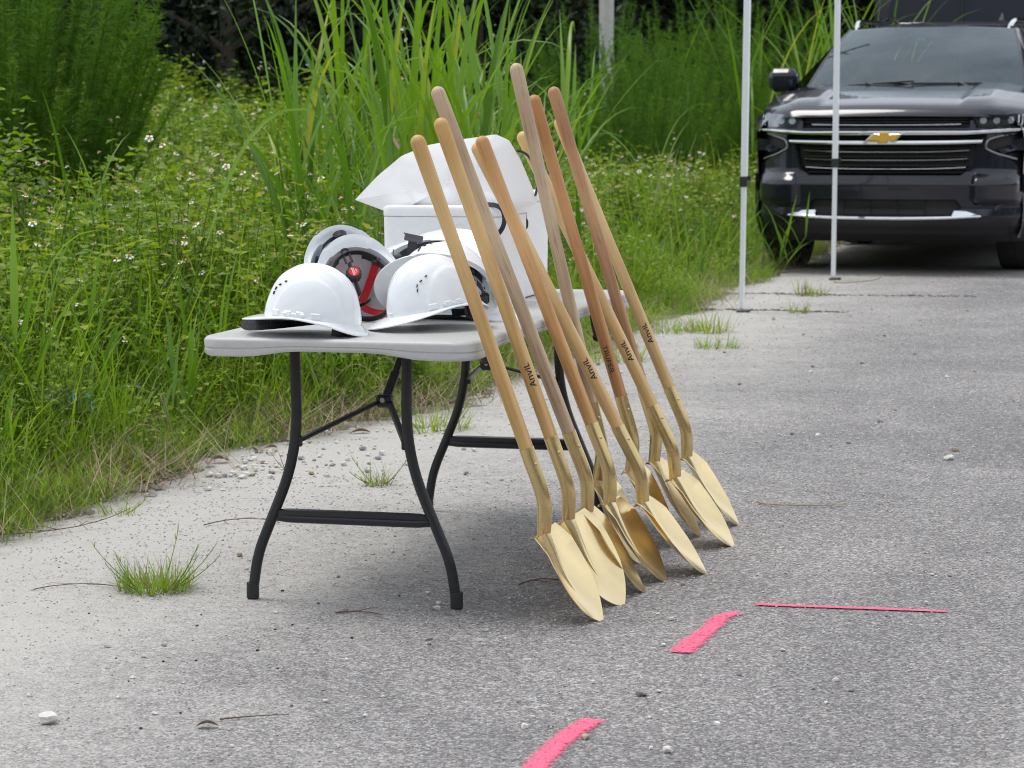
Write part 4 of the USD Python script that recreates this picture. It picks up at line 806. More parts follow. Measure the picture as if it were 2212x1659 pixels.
for s in (-1, 1):
    pb = np.array([ws(s, t_) for t_ in np.linspace(-.02, 1, 14)])
    out = pb + np.array([s * .045, .07, -.005]); out2 = pb + np.array([s * .05, .20, -.01])
    obj('windscreen_pillar', grid(np.stack([pb, pb + [s * .02, .006, .004], out, out2], 1)), 'car_paint', car, smooth=40)
    ysd = np.linspace(1.32, 4.95, 40); V = []
    for y in ysd:
        tt_ = np.linspace(0, 1, 8); ztop = float(np.interp(y, [1.32, 2.25, 3.2, 4.4, 4.95], [1.36, 1.825, 1.865, 1.83, 1.78])); zb = 1.34
        xt = .945 - .29 * np.clip((zb + (ztop - zb) * tt_ - 1.34) / .51, 0, 1) ** 1.1 - .05 * sm((y - 4.3) / .7)
        V.append(np.c_[s * xt, np.full(8, y), zb + (ztop - zb) * tt_])
    obj('side_window', grid(np.array(V), flip=(s > 0)), 'dark_window', car, smooth=60)
    for yb, lean in ((2.55, .06), (3.55, .0), (4.75, -.25)):
        obj('window_pillar', cat([bar((s * .953, yb, 1.34), (s * (.953 - .285), yb + lean, 1.845), .075, .022, .004, up=(s, 0, .5))]), 'black_plastic', car)
    obj('shoulder', grid(np.array([[(s * .93, y, 1.225 + .105 * sm((y - .5) / .9)), (s * .95, y, 1.352), (s * .90, y, 1.36)] for y in np.linspace(1.2, 5.0, 30)]), flip=(s < 0)), 'car_paint', car)
# tail: hatch with rear glass, lamps
tx = np.linspace(-.90, .90, 25)
obj('tailgate', cat([grid(np.array([[(x * (1.0 if z < 1.2 else 1.0), LEN - .03 - .05 * (x / .9) ** 2 + .0 * z, z) for z in (.35, .6, .9, 1.26)] for x in tx]), flip=True), grid(np.array([[(x * .74, 5.06 - .03 * (x / .9) ** 2, z) for z in (1.80, 1.86)] for x in tx]), flip=True)]), 'car_paint', car, smooth=30)
obj('rear_window', grid(np.array([[(x * (.99 - .24 * t_), LEN - .04 - .26 * t_ - .05 * (x / .9) ** 2, 1.26 + .54 * t_) for t_ in np.linspace(0, 1, 6)] for x in tx]), flip=True), 'windscreen', car, smooth=30)
for s in (-1, 1): obj('tail_lamp', box((.16, .06, .42), (s * .86, LEN - .05, 1.05), .02), 'red_badge', car)
# underside, cowl, wipers, cabin
obj('underbody', cat([box((1.6, 4.7, .06), (0, 2.75, .33)), box((1.1, 3.2, .05), (0, 3.0, .27)), box((1.55, .10, .30), (0, .42, .42)), box((.9, .5, .12), (0, .85, .31)), box((1.6, .9, .5), (0, .75, .75))]), 'dark_plastic', car)
obj('cowl', grid(np.array([[(u * .90, 1.20 + .10 * u ** 2, 1.378 - .045 * u ** 2), (u * .87, 1.27 + .13 * u ** 2, 1.365 - .05 * u ** 2)] for u in U])), 'dark_plastic', car)
for x0_, x1_ in ((-.74, .02), (.0, .72)):
    a_ = ws(x0_ / .85, .012) + [0, -.02, .012]; b_ = ws(x1_ / .85, .045) + [0, -.02, .012]
    obj('wiper', cat([bar(a_, b_, .012, .016, .002), bar(ws((x0_ * .4 + x1_ * .6) / .85, -.02) + [0, -.02, .02], (a_ + b_) / 2 + [0, -.01, .012], .016, .012, .002)]), 'black_plastic', car)
obj('dashboard', hull([(x, y, z) for x in (-.74, .74) for y, z in ((1.47, 1.33), (1.75, 1.36), (1.95, 1.32), (1.95, .85), (1.5, .85))]), 'cabin_dark', car)
aa = np.linspace(0, 2 * PI, 33)
obj('steering_wheel', tube(np.c_[.40 + .185 * np.cos(aa), 2.02 + .05 * np.sin(aa), 1.23 + .18 * np.sin(aa) + .05], .016, 8, cap=False), 'cabin_dark', car, smooth=40)
for x in (-.40, .40):
    for yb in (2.45, 3.4):
        se = obj('cabin_seat', cat([box((.50, .16, .62), (x, yb + .12, 1.08), .05), box((.50, .50, .16), (x, yb - .18, .80), .05)]), 'cabin_seat', car)
        obj('headrest', box((.27, .10, .18), (x, yb + .17, 1.50), .035), 'cabin_seat', se)
obj('cabin_floor', cat([box((1.7, 3.9, .05), (0, 3.2, .62)), box((.06, 3.6, .65), (-.93, 3.2, .95)), box((.06, 3.6, .65), (.93, 3.2, .95)), box((1.3, 2.5, .03), (0, 3.55, 1.835)), box((1.7, .05, .6), (0, 5.15, .92))]), 'cabin_dark', car)
obj('camera_housing', hull([tuple(ws(u, t_) + [0, dy, dz]) for u, t_ in ((-.16, .99), (.16, .99), (-.16, .80), (.16, .80), (-.13, .755), (.13, .755)) for dy, dz in ((.005, -.004), (.05, -.03))]), 'cabin_dark', car)
obj('windscreen_tag', grid(np.array([[ws(u, t_) + [0, .003, -.002] for t_ in (.70, .745)] for u in (-.09, .01)])), 'sticker_green', car)
obj('antenna', hull([(.44 + a * .016, 3.2 + b, 1.925 + c_) for a, b, c_ in ((-1, -.05, -.01), (1, -.05, -.01), (-1, .10, -.01), (1, .10, -.01), (-.4, .03, .035), (.4, .03, .035), (-.3, .08, .055), (.3, .08, .055))]), 'black_rubber', car)

# ------------------------------------------------------------------ dark van behind it, mostly out of the picture
van = thing('parked_van', 'tall dark van parked behind the black sport utility vehicle, only its roof showing', 'van', mat4=frame4(np.array([4.85, 28.6, 0]) + UP, _cx, _cy, np.array([0, 0, 1.])))
def van_ring(y, hw_, zt, zb, r):
    o_ = []
    for cx_, cz_, a0 in ((hw_ - r, zt - r, 0), (-hw_ + r, zt - r, 90)):
        for a_ in np.radians(np.linspace(a0, a0 + 90, 9)): o_.append((cx_ + r * math.cos(a_), y, cz_ + r * math.sin(a_)))
    return np.array([(hw_, y, zb), (hw_, y, 1.2)] + o_ + [(-hw_, y, 1.2), (-hw_, y, zb)])
st = [(0.0, .80, 2.42, .45, .25), (.03, .93, 2.56, .38, .30), (.12, .97, 2.62, .32, .30), (.5, .98, 2.64, .3, .28), (4.0, .98, 2.64, .3, .28), (4.8, .96, 2.4, .3, .25), (5.4, .94, 1.5, .3, .2), (6.2, .90, 1.1, .3, .12)]
V = np.array([van_ring(*q) for q in st]); c0 = V[0].mean(0)
obj('body', cat([grid(V, flip=True), (np.vstack([V[0], c0[None]]), np.array([(i, i + 1, len(V[0])) for i in range(len(V[0]) - 1)]))]), 'van_paint', van, smooth=35)
for s in (-1, 1):
    obj('rear_window', box((.62, .02, .62), (s * .40, -.012, 1.75), .008), 'dark_window', van)
    obj('tail_lamp', box((.10, .05, .5), (s * .80, -.012, 1.15), .015), 'red_badge', van)
    for w_ in (1.0, 4.7):
        aa = np.linspace(0, 2 * PI, 32, endpoint=False); obj('wheel', grid(np.stack([np.c_[np.full(32, s * .86 + dx), w_ + r * np.cos(aa), .36 + r * np.sin(aa)] for dx, r in ((-.12, .02), (-.12, .33), (-.10, .36), (.10, .36), (.12, .33), (.12, .02))], 1), True), 'tyre', van, smooth=40)
obj('door_seam', box((.014, .02, 2.0), (0.0, -.008, 1.55), .003), 'black_plastic', van)
obj('rear_bumper', box((1.8, .14, .22), (0, -.02, .52), .03), 'black_plastic', van)

# ------------------------------------------------------------------ vegetation
rng = np.random.default_rng(11)
def px_of(P):
    """Where world points fall, as fractions of the picture (used only to leave out what no nearby viewpoint could see)."""
    P = np.asarray(P, float) - [0, 0, CAM_H]; D = P @ _f0; k = 5710.96
    return .5 + k * (P @ _r) / np.maximum(D, .1) / 2212, .5 - k * (P @ _u) / np.maximum(D, .1) / 1659, D

def blade(base, yaw, length, width, lean=.2, bend=1.0, seg=6, fold=.25, twist=0.0, peak=.3, droop=1.6):
    """A grass leaf: rises from base, arches over towards yaw, tapers to a point; folded along the midrib."""
    t = np.linspace(0, 1, seg + 1); ang = lean + bend * t ** droop
    dx = np.r_[0, np.cumsum(np.sin(ang[:-1]) * length / seg)]; dz = np.r_[0, np.cumsum(np.cos(ang[:-1]) * length / seg)]
    c, s = math.cos(yaw), math.sin(yaw); mid = np.c_[base[0] + dx * c, base[1] + dx * s, base[2] + dz]
    w = width * np.minimum(1, .35 + t / max(peak, .05) * .65) * (1 - np.clip((t - peak) / (1 - peak), 0, 1) ** 1.5); w[-1] = width * .03
    tw = twist * t; sd = np.c_[-s * np.cos(tw) , c * np.cos(tw), np.sin(tw)]
    nr = np.c_[-np.cos(ang) * c, -np.cos(ang) * s, np.sin(ang)]
    L, R = mid - sd * w[:, None] / 2 + nr * fold * w[:, None] / 2, mid + sd * w[:, None] / 2 + nr * fold * w[:, None] / 2
    V = np.stack([L, mid, R], 1); return grid(V)
def flat_blade(base, yaw, length, width, lean, bend, seg=4):
    t = np.linspace(0, 1, seg + 1); ang = lean + bend * t ** 1.4
    dx = np.r_[0, np.cumsum(np.sin(ang[:-1]) * length / seg)]; dz = np.r_[0, np.cumsum(np.cos(ang[:-1]) * length / seg)]
    c, s = math.cos(yaw), math.sin(yaw); mid = np.c_[base[0] + dx * c, base[1] + dx * s, base[2] + dz]
    w = width * (1 - t) ** .7; w[-1] = width * .04; sd = np.array([-s, c, 0.])
    return grid(np.stack([mid - sd * w[:, None] / 2, mid + sd * w[:, None] / 2], 1))
def leaflet(p, d, n, L, w):
    """Small pointed leaf of four faces, folded a little."""
    d = d / (np.linalg.norm(d) + 1e-9); s = np.cross(d, n); s /= np.linalg.norm(s) + 1e-9; n = np.cross(s, d)
    return np.array([p, p + d * L * .45 + s * w / 2 + n * w * .15, p + d * L - n * L * .12, p + d * L * .45 - s * w / 2 + n * w * .15, p + d * L * .5]), np.array([[0, 1, 4], [1, 2, 4], [2, 3, 4], [3, 0, 4]])
def rnd_dir(zmin=-.2, zmax=.8):
    a = rng.uniform(0, 2 * PI); z = rng.uniform(zmin, zmax); r = math.sqrt(max(0, 1 - z * z)); return np.array([r * math.cos(a), r * math.sin(a), z])
def toned(parts, tones): m = cat(parts); return m, np.concatenate([np.full(len(p[0]), t) for p, t in zip(parts, tones)])

# -------- prototypes
def weed_proto(h, nst, nlf, lf):
    parts, tones = [], []
    for _ in range(nst):
        a = rng.uniform(0, 2 * PI); sp_ = rng.uniform(.05, .45); hh = h * rng.uniform(.65, 1.05)
        top = np.array([math.cos(a) * sp_ * hh * .6, math.sin(a) * sp_ * hh * .6, hh]); midp = top * [.35, .35, .55]
        pth = np.array([[0, 0, 0], midp, top]) + np.array([rng.normal(0, .02), rng.normal(0, .02), 0])
        parts.append(tube(smooth_path(pth, 6), [.0028, .0026, .0022, .002, .0016, .0012], 3, cap=False)); tones.append(.3)
        for k in range(nlf):
            t_ = rng.uniform(.12, 1.02); q = pth[0] + (pth[2] - pth[0]) * t_ + (midp * 1.0 - pth[2] * .5) * 4 * t_ * (1 - t_) * .5
            d = rnd_dir(-.15, .6); stem = d * rng.uniform(.0, .05)
            L = lf * rng.uniform(.6, 1.3)
            for b in ((0,) if rng.random() < .45 else (-.7, 0, .7)):
                d2 = np.array([d[0] * math.cos(b) - d[1] * math.sin(b), d[0] * math.sin(b) + d[1] * math.cos(b), d[2]])
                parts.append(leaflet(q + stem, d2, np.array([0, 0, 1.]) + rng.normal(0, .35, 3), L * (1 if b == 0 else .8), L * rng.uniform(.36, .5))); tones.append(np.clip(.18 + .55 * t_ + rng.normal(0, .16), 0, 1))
    return toned(parts, tones)
def tuft_proto(n, h, w, spread=.12, lean=(.05, .7), bend=(.2, 1.5)):
    parts, tones = [], []
    for _ in range(n):
        b = np.r_[rng.normal(0, spread, 2), 0]; hh = h * rng.uniform(.45, 1.1)
        parts.append(flat_blade(b, rng.uniform(0, 2 * PI), hh, w * rng.uniform(.6, 1.3), rng.uniform(*lean), rng.uniform(*bend))); tones.append(np.clip(rng.normal(.5, .2), 0, 1))
    return toned(parts, tones)
def fine_proto(n, h):
    """Fine branching grass: thin stalks with short side leaves."""
    parts, tones = [], []
    for _ in range(n):
        b = np.r_[rng.normal(0, .10, 2), 0]; yaw = rng.uniform(0, 2 * PI); hh = h * rng.uniform(.5, 1.1); ln, bd = rng.uniform(.1, .8), rng.uniform(0, .8); tn = np.clip(rng.normal(.5, .2), 0, 1)
        parts.append(flat_blade(b, yaw, hh, .0035, ln, bd)); tones.append(tn)
        for k in range(5):
            t_ = rng.uniform(.15, .95); q = b + np.array([math.cos(yaw) * math.sin(ln + bd * .4 * t_), math.sin(yaw) * math.sin(ln + bd * .4 * t_), math.cos(ln + bd * .4 * t_)]) * hh * t_
            parts.append(flat_blade(q, rng.uniform(0, 2 * PI), rng.uniform(.05, .12), .0045, rng.uniform(.4, 1.2), .4, 2)); tones.append(np.clip(tn + .1, 0, 1))
    return toned(parts, tones)
def flower_proto():
    st, wh, ey = [], [], []
    for _ in range(rng.integers(2, 4)):
        top = np.array([rng.normal(0, .05), rng.normal(0, .05), rng.uniform(.10, .22)])
        st.append(tube([(0, 0, 0), top * .5 + rng.normal(0, .006, 3), top], [.0014, .0012, .001], 3, cap=False))
        n = np.array([rng.normal(0, .4), rng.normal(0, .4) - .25, 1.]); n /= np.linalg.norm(n); u = np.cross(n, [1, .2, 0]); u /= np.linalg.norm(u); v = np.cross(n, u)
        R = rng.uniform(.012, .018)
        for k in range(5):
            a = k * 2 * PI / 5 + rng.normal(0, .1); d = u * math.cos(a) + v * math.sin(a); s = np.cross(n, d)
            p0, p1 = top + d * .004, top + d * R - n * .003
            wh.append((np.array([p0, p1 - d * R * .3 + s * R * .38, p1, p1 - d * R * .3 - s * R * .38]), np.array([[0, 1, 2], [0, 2, 3]])))
        ey.append(hull([top + (u * math.cos(a) + v * math.sin(a)) * r + n * z for r, z in ((.0055, .001), (.0035, .006)) for a in np.linspace(0, 2 * PI, 7)[:-1]]))
    return cat(st), cat(wh), cat(ey)
def vine_proto():
    parts, tones = [], []
    for _ in range(60):
        p = np.r_[rng.normal(0, .16, 2), abs(rng.normal(.12, .10))]; d = rnd_dir(-.3, .5); L = rng.uniform(.03, .065)
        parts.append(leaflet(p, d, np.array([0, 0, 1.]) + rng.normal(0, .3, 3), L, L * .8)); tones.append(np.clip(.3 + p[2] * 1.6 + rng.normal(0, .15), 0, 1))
    return toned(parts, tones)

def instancer(name, protos, pts, yaw, scale, idx, label, tilt=None):
    """protos: list of lists of (part name, mesh, material, tone)."""
    path = '/World/' + name; pi = UsdGeom.PointInstancer.Define(stage, path); tag(pi, label, kind='stuff'); tg = []
    for k, parts in enumerate(protos):
        pp = f'{path}/plant_{k:03d}' if k else f'{path}/plant'; UsdGeom.Xform.Define(stage, pp)
        for (pn, mesh, mt, tn) in parts: obj(pn, mesh, mt, pp, tone=tn)
        tg.append(Sdf.Path(pp))
    pi.CreatePrototypesRel().SetTargets(tg)
    pi.CreatePositionsAttr(Vt.Vec3fArray.FromNumpy(np.asarray(pts, np.float32))); pi.CreateProtoIndicesAttr(Vt.IntArray.FromNumpy(np.asarray(idx, np.int32)))
    tilt = np.zeros(len(pts)) if tilt is None else tilt; ta = rng.uniform(0, 2 * PI, len(pts))
    # quaternion yaw about z times a small tilt about a random horizontal axis
    qz = np.c_[np.cos(yaw / 2), 0 * yaw, 0 * yaw, np.sin(yaw / 2)]; qt = np.c_[np.cos(tilt / 2), np.sin(tilt / 2) * np.cos(ta), np.sin(tilt / 2) * np.sin(ta), 0 * ta]
    w1, x1, y1, z1 = qt.T; w2, x2, y2, z2 = qz.T
    q = np.c_[w1 * w2 - x1 * x2 - y1 * y2 - z1 * z2, w1 * x2 + x1 * w2 + y1 * z2 - z1 * y2, w1 * y2 - x1 * z2 + y1 * w2 + z1 * x2, w1 * z2 + x1 * y2 - y1 * x2 + z1 * w2]
    pi.CreateOrientationsAttr(Vt.QuathArray([Gf.Quath(float(a), float(b), float(c_), float(d_)) for a, b, c_, d_ in q]))
    sc = np.asarray(scale, float); sc = np.repeat(sc[:, None], 3, 1) if sc.ndim == 1 else sc
    pi.CreateScalesAttr(Vt.Vec3fArray.FromNumpy(sc.astype(np.float32)))
    return pi
def scatter(n, d0, d1, y0_, y1_, dens=None, margin=.22):
    """Random places in the field: d metres beyond the road edge, y along the road; keeps what a viewer near the camera could see."""
    y = rng.uniform(y0_, y1_, n); d = rng.uniform(d0, d1, n); x = edge_x(y) - d; P = T0 + EX * x[:, None] + EY * y[:, None]; P[:, 2] = ground_z(x, y)
    u, v, D = px_of(P + [0, 0, .4]); k = (u > -margin) & (u < 1 + margin) & (v < 1.5) & (D > 3)
    if dens is not None: k &= rng.random(n) < dens(x, y, d, D)
    return P[k], d[k], D[k], y[k]

weeds = [weed_proto(.62, 6, 19, .040), weed_proto(.75, 5, 23, .044), weed_proto(.5, 7, 17, .036), weed_proto(.68, 6, 19, .034)]
tufts = [tuft_proto(34, .50, .008), tuft_proto(28, .65, .011), tuft_proto(46, .36, .006)]
fines = [fine_proto(26, .42), fine_proto(34, .34)]
flowers = [flower_proto() for _ in range(6)]
vines = [vine_proto() for _ in range(2)]
field_h = lambda d: .32 + .68 * sm((d + .02) / .75)
far = lambda x, y, d, D: np.clip(11.0 / D, .16, 1) ** 1.5
# weeds
P, d, D, y = scatter(38000, .06, 15, -2.5, 46, dens=far)
sc = field_h(d) * rng.uniform(.6, 1.3, len(P)) * (1 + .25 * sm((D - 14) / 14)) * (.62 + .8 * meshkit.fbm(np.c_[P[:, :2] * .9, 0 * d], 3, 4))
right = sm((y - 7) / 3); sc = sc * (1 - .25 * right * (d < 2.5))
instancer('flowering_weeds', [[('leaves', m, 'weed_leaf', t_)] for m, t_ in weeds], P, rng.uniform(0, 2 * PI, len(P)), np.c_[sc * 1.1, sc * 1.1, sc], rng.integers(0, 4, len(P)), 'leafy green weeds covering the roadside field', tilt=np.abs(rng.normal(0, .12, len(P))))
PW, dW, DW, scW = P, d, D, sc
# grass among them, finer and denser along the edge and further along the road
P, d, D, y = scatter(34000, .02, 13, -2.5, 44, dens=lambda x, y, d, D: far(x, y, d, D) * np.where(d < .8, 1.0, np.where(y > 5, .9, .75)))
sc = (.55 + .62 * sm(d / .5)) * rng.uniform(.7, 1.25, len(P))
instancer('wild_grass', [[('blades', m, 'grass_leaf', t_)] for m, t_ in tufts + fines], P, rng.uniform(0, 2 * PI, len(P)), sc, rng.integers(0, 5, len(P)), 'mixed wild grass growing between the weeds', tilt=np.abs(rng.normal(0, .2, len(P))))
P, d, D, y = scatter(3600, -.14, .30, -2.5, 16, dens=lambda x, y, d, D: np.clip(9 / D, .3, 1) * np.clip(1.0 - .7 * d, .2, 1) * np.clip((meshkit.fbm(np.c_[x * 1.8, y * 1.8, 0 * x], 3) - .30 + .5 * np.clip(d, -.2, .3)) * 4, 0, 1))
instancer('verge_grass', [[('blades', m, 'grass_leaf', t_)] for m, t_ in [tuft_proto(26, .15, .0045, .05, (.1, 1.0), (.0, 1.2)), tuft_proto(20, .22, .0055, .05, (.1, .9), (.1, 1.3)), fine_proto(16, .20)]], P, rng.uniform(0, 2 * PI, len(P)), rng.uniform(.6, 1.2, len(P)) * (.7 + .5 * sm(d / .5)), rng.integers(0, 3, len(P)), 'short grass creeping from the verge over the asphalt edge')
P, d, D, y = scatter(6400, .0, 6, -2.5, 20, dens=lambda x, y, d, D: far(x, y, d, D) * .6)
instancer('creeping_leaves', [[('leaves', m, 'weed_leaf', t_)] for m, t_ in vines], P + np.c_[0 * d, 0 * d, field_h(d) * .30 * rng.random(len(d))], rng.uniform(0, 2 * PI, len(P)), rng.uniform(.7, 1.2, len(P)) * (.5 + .5 * sm(d)), rng.integers(0, 2, len(P)), 'broad leaved creepers low in the weeds')
longs = [tuft_proto(9, .85, .013, .05, (.03, .45), (.1, 1.3)), tuft_proto(7, 1.0, .016, .05, (.03, .4), (.2, 1.6)), tuft_proto(12, .7, .010, .06, (.05, .5), (.1, 1.2))]
P, d, D, y = scatter(5200, .10, 11, -2.5, 30, dens=lambda x, y, d, D: far(x, y, d, D) * np.where(d < 2.2, 1, .55))
instancer('long_grass', [[('blades', m, 'cane_leaf', t_)] for m, t_ in longs], P, rng.uniform(0, 2 * PI, len(P)), rng.uniform(.6, 1.15, len(P)) * (.6 + .4 * sm(d / .8)), rng.integers(0, 3, len(P)), 'long bright grass blades rising out of the weeds', tilt=np.abs(rng.normal(0, .1, len(P))))
# small white flowers with orange eyes on the weeds' tops
cl = meshkit.fbm(np.c_[PW[:, :2] * .45, 0 * dW], 3)
k = (rng.random(len(PW)) < np.clip((cl - .38) * 2.4, .07, .6) * np.clip(DW / 11.0, .85, 1.0)) & (dW > .35) & (DW < 30)
k &= (scW > .36)
FP = PW[k] + np.c_[rng.normal(0, .06, k.sum()), rng.normal(0, .06, k.sum()), .60 * scW[k] * rng.uniform(.55, 1.12, k.sum())]
instancer('white_flowers', [[('stalks', a, 'weed_leaf', np.full(len(a[0]), .4)), ('petals', b, 'petal', None), ('eyes', c_, 'flower_eye', None)] for a, b, c_ in flowers], FP, rng.uniform(0, 2 * PI, len(FP)), rng.uniform(.9, 1.25, len(FP)), rng.integers(0, 6, len(FP)), 'small white wildflowers with orange centres scattered over the weeds')
# dry thatch along the verge
def thatch():
    parts = []
    for _ in range(26):
        b = np.r_[rng.normal(0, .13, 2), rng.uniform(0, .05)]; parts.append(flat_blade(b, rng.uniform(0, 2 * PI), rng.uniform(.12, .40), .0042, rng.uniform(.8, 1.5), rng.uniform(-.3, .9), 4))
    return cat(parts)
P, d, D, y = scatter(1000, -.20, .45, -2.5, 20, dens=lambda x, y, d, D: np.clip(9 / D, .3, 1) * np.clip(1.1 - d, .1, 1))
instancer('dry_thatch', [[('straw', thatch(), 'dead_grass', None)] for _ in range(3)], P, rng.uniform(0, 2 * PI, len(P)), rng.uniform(.5, 1.1, len(P)), rng.integers(0, 3, len(P)), 'brown dead grass and stems along the verge')

# -------- things: tall cane grass, coarse single grass plants, feathery shrubs, trees
def cane_clump(label, x, y, h, nst, nlf, spread, lw=.032, cat_='tall grass', group=None, seed=0, name='cane_grass', dead=.05, upright=.12, ll=1.0):
    r = np.random.default_rng(seed); base = T0 + EX * x + EY * y; base[2] = float(ground_z(x, y)) - .01
    g = thing(name, label, cat_, loc=tuple(base), group=group)
    stems = []
    for k in range(nst):
        a, rr = r.uniform(0, 2 * PI), spread * math.sqrt(r.random()); b = np.array([rr * math.cos(a), rr * math.sin(a), 0]); ln = rr / max(spread, .01) * upright * 1.6 + abs(r.normal(0, .05)); hh = h * r.uniform(.35, .62)
        top = b + np.array([math.cos(a) * math.sin(ln), math.sin(a) * math.sin(ln), math.cos(ln)]) * hh
        stems.append(tube([b, (b + top) / 2 + r.normal(0, .01, 3), top], [.008, .007, .004], 5)); nl = max(3, nlf // nst)
        a0 = r.uniform(0, 2 * PI)
        for q in range(nl):
            f_ = .15 + .85 * q / max(1, nl - 1); p_ = b + (top - b) * f_; L = ll * h * r.uniform(.48, .72) * (1 - .25 * abs(f_ - .6))
            yaw = a0 + q * PI + r.normal(0, .5); broken = r.random() < .12
            mt = 'dead_grass' if r.random() < dead and f_ < .5 else 'cane_leaf'
            m_ = blade(p_, yaw, L, lw * r.uniform(.65, 1.15), lean=ln * .5 + r.uniform(.06, .30) + .25 * (1 - f_), bend=r.uniform(.15, 1.0) + (1.4 if broken else 0) + .7 * (1 - f_), seg=9, twist=r.normal(0, .6), droop=r.uniform(1.5, 3.2))
            obj('leaf', m_, mt, g, smooth=True, tone=np.full(len(m_[0]), np.clip(r.normal(.5, .17), 0, 1)))
    obj('stems', cat(stems), 'cane_leaf', g, smooth=True, tone=np.full(len(cat(stems)[0]), .35))
    return g
CG = 'tall cane grass clumps'
cane_clump('tall broad leaved cane grass left behind the foam box, leaves fanning past the top edge', -2.15, 4.85, 1.85, 6, 32, .10, .040, group=CG, seed=1, upright=.05)
cane_clump('tall cane grass with a pale dead leaf, directly behind the left edge of foam box', -1.83, 4.48, 1.6, 6, 32, .10, .040, group=CG, seed=2, dead=.15)
cane_clump('densest tall cane grass, above the foam box behind the shovel handle tops', -1.85, 5.55, 2.2, 10, 66, .22, .036, group=CG, seed=3, upright=.08)
cane_clump('tall cane grass further back, right of the densest clump', -2.15, 6.87, 2.1, 10, 60, .26, .034, group=CG, seed=4)
cane_clump('arching cane grass above the hard hats at the upper edge, before the dark trees', -3.40, 8.1, 2.1, 6, 30, .18, .032, group=CG, seed=5, upright=.2)
cane_clump('tall cane grass between the two nearest clumps and the dark trees', -2.65, 7.75, 2.3, 10, 60, .26, .034, group=CG, seed=6)
cane_clump('cane grass behind the tallest shovel handle, leaves arching to both sides', -2.55, 8.84, 1.9, 8, 46, .24, .032, group=CG, seed=7, upright=.3)
cane_clump('cane grass just left of the concrete pole, drooping blade tips', -2.85, 10.35, 2.0, 8, 44, .26, .034, group=CG, seed=8, upright=.35)
cane_clump('cane grass in front of the foot of the concrete pole', -3.3, 13.0, 1.75, 7, 38, .22, .032, group=CG, seed=9, upright=.4)
cane_clump('low cane grass right of the scuffed brown shovel handle top', -1.81, 8.00, .95, 5, 26, .14, .030, group=CG, seed=10, upright=.3)
cane_clump('lone cane plant of few long leaves before the feathery shrubs', -2.33, 12.5, 1.35, 2, 8, .06, .030, group=CG, seed=11)
cane_clump('tall arching grass between canopy leg and dark car, farthest left', -2.93, 21.12, 2.5, 7, 40, .34, .030, group=CG, seed=12, upright=.35)
cane_clump('tall arching grass seen over the door mirror of the dark car', -2.29, 19.24, 2.7, 8, 46, .36, .030, group=CG, seed=13, upright=.35)
cane_clump('tall arching grass behind the windscreen edge of the dark car', -2.18, 20.9, 2.9, 8, 46, .36, .030, group=CG, seed=14, upright=.35)
cane_clump('tall arching grass above the roof rail of the dark car', -1.75, 22.4, 3.0, 8, 44, .36, .030, group=CG, seed=15, upright=.35)
EG = 'coarse grass plants along the verge'
cane_clump('bright coarse grass left of the front canopy leg, at the asphalt edge', -1.42, 10.05, .62, 7, 34, .18, .017, group=EG, seed=16, name='coarse_grass', upright=.4)
cane_clump('bright coarse grass left of canopy leg, a step behind the edge', -1.72, 9.45, .66, 6, 30, .18, .017, group=EG, seed=17, name='coarse_grass', upright=.4)
cane_clump('bright coarse grass growing in front of the dark car fender', -1.32, 11.9, .72, 8, 40, .20, .018, group=EG, seed=18, name='coarse_grass', upright=.45)
cane_clump('coarse grass plant with three very long spreading leaves left of the hard hats', -2.05, 2.55, 1.55, 2, 7, .04, .026, group=EG, seed=19, name='coarse_grass', upright=.5, dead=0)
cane_clump('broad coarse grass plant at the left picture edge over the dark wrapper', -1.97, 1.20, .95, 3, 12, .05, .030, group=EG, seed=20, name='coarse_grass')
cane_clump('yellowish grass plant right beside the dark wrapper', -2.01, 1.94, .72, 3, 13, .06, .020, group=EG, seed=21, name='coarse_grass', dead=.2)
cane_clump('grass plant with bent over leaf tips, midway between wrapper and table', -1.80, 1.72, .62, 3, 15, .07, .022, group=EG, seed=22, name='coarse_grass', upright=.35)
cane_clump('grass plant just left of the white table corner', -1.72, 2.16, .70, 4, 20, .09, .019, group=EG, seed=23, name='coarse_grass', dead=0)
cane_clump('grass plant behind the left table corner under the hard hats', -1.75, 2.70, .75, 4, 22, .10, .018, group=EG, seed=24, name='coarse_grass', dead=0)
cane_clump('low grass plant at the bottom left corner of the verge', -1.78, .72, .5, 4, 16, .08, .018, group=EG, seed=25, name='coarse_grass', dead=.25, upright=.4)
cane_clump('upright grass plant in front of the left feathery shrub', -2.82, 3.78, 1.25, 2, 9, .05, .028, group=EG, seed=26, name='coarse_grass')
cane_clump('grass plant behind the table, seen between hard hats and foam box', -1.75, 3.70, .80, 5, 24, .12, .020, group=EG, seed=27, name='coarse_grass', dead=.05)
cane_clump('coarse grass behind the table legs on the verge', -1.62, 3.05, .5, 5, 22, .12, .015, group=EG, seed=28, name='coarse_grass', dead=.1, upright=.4)

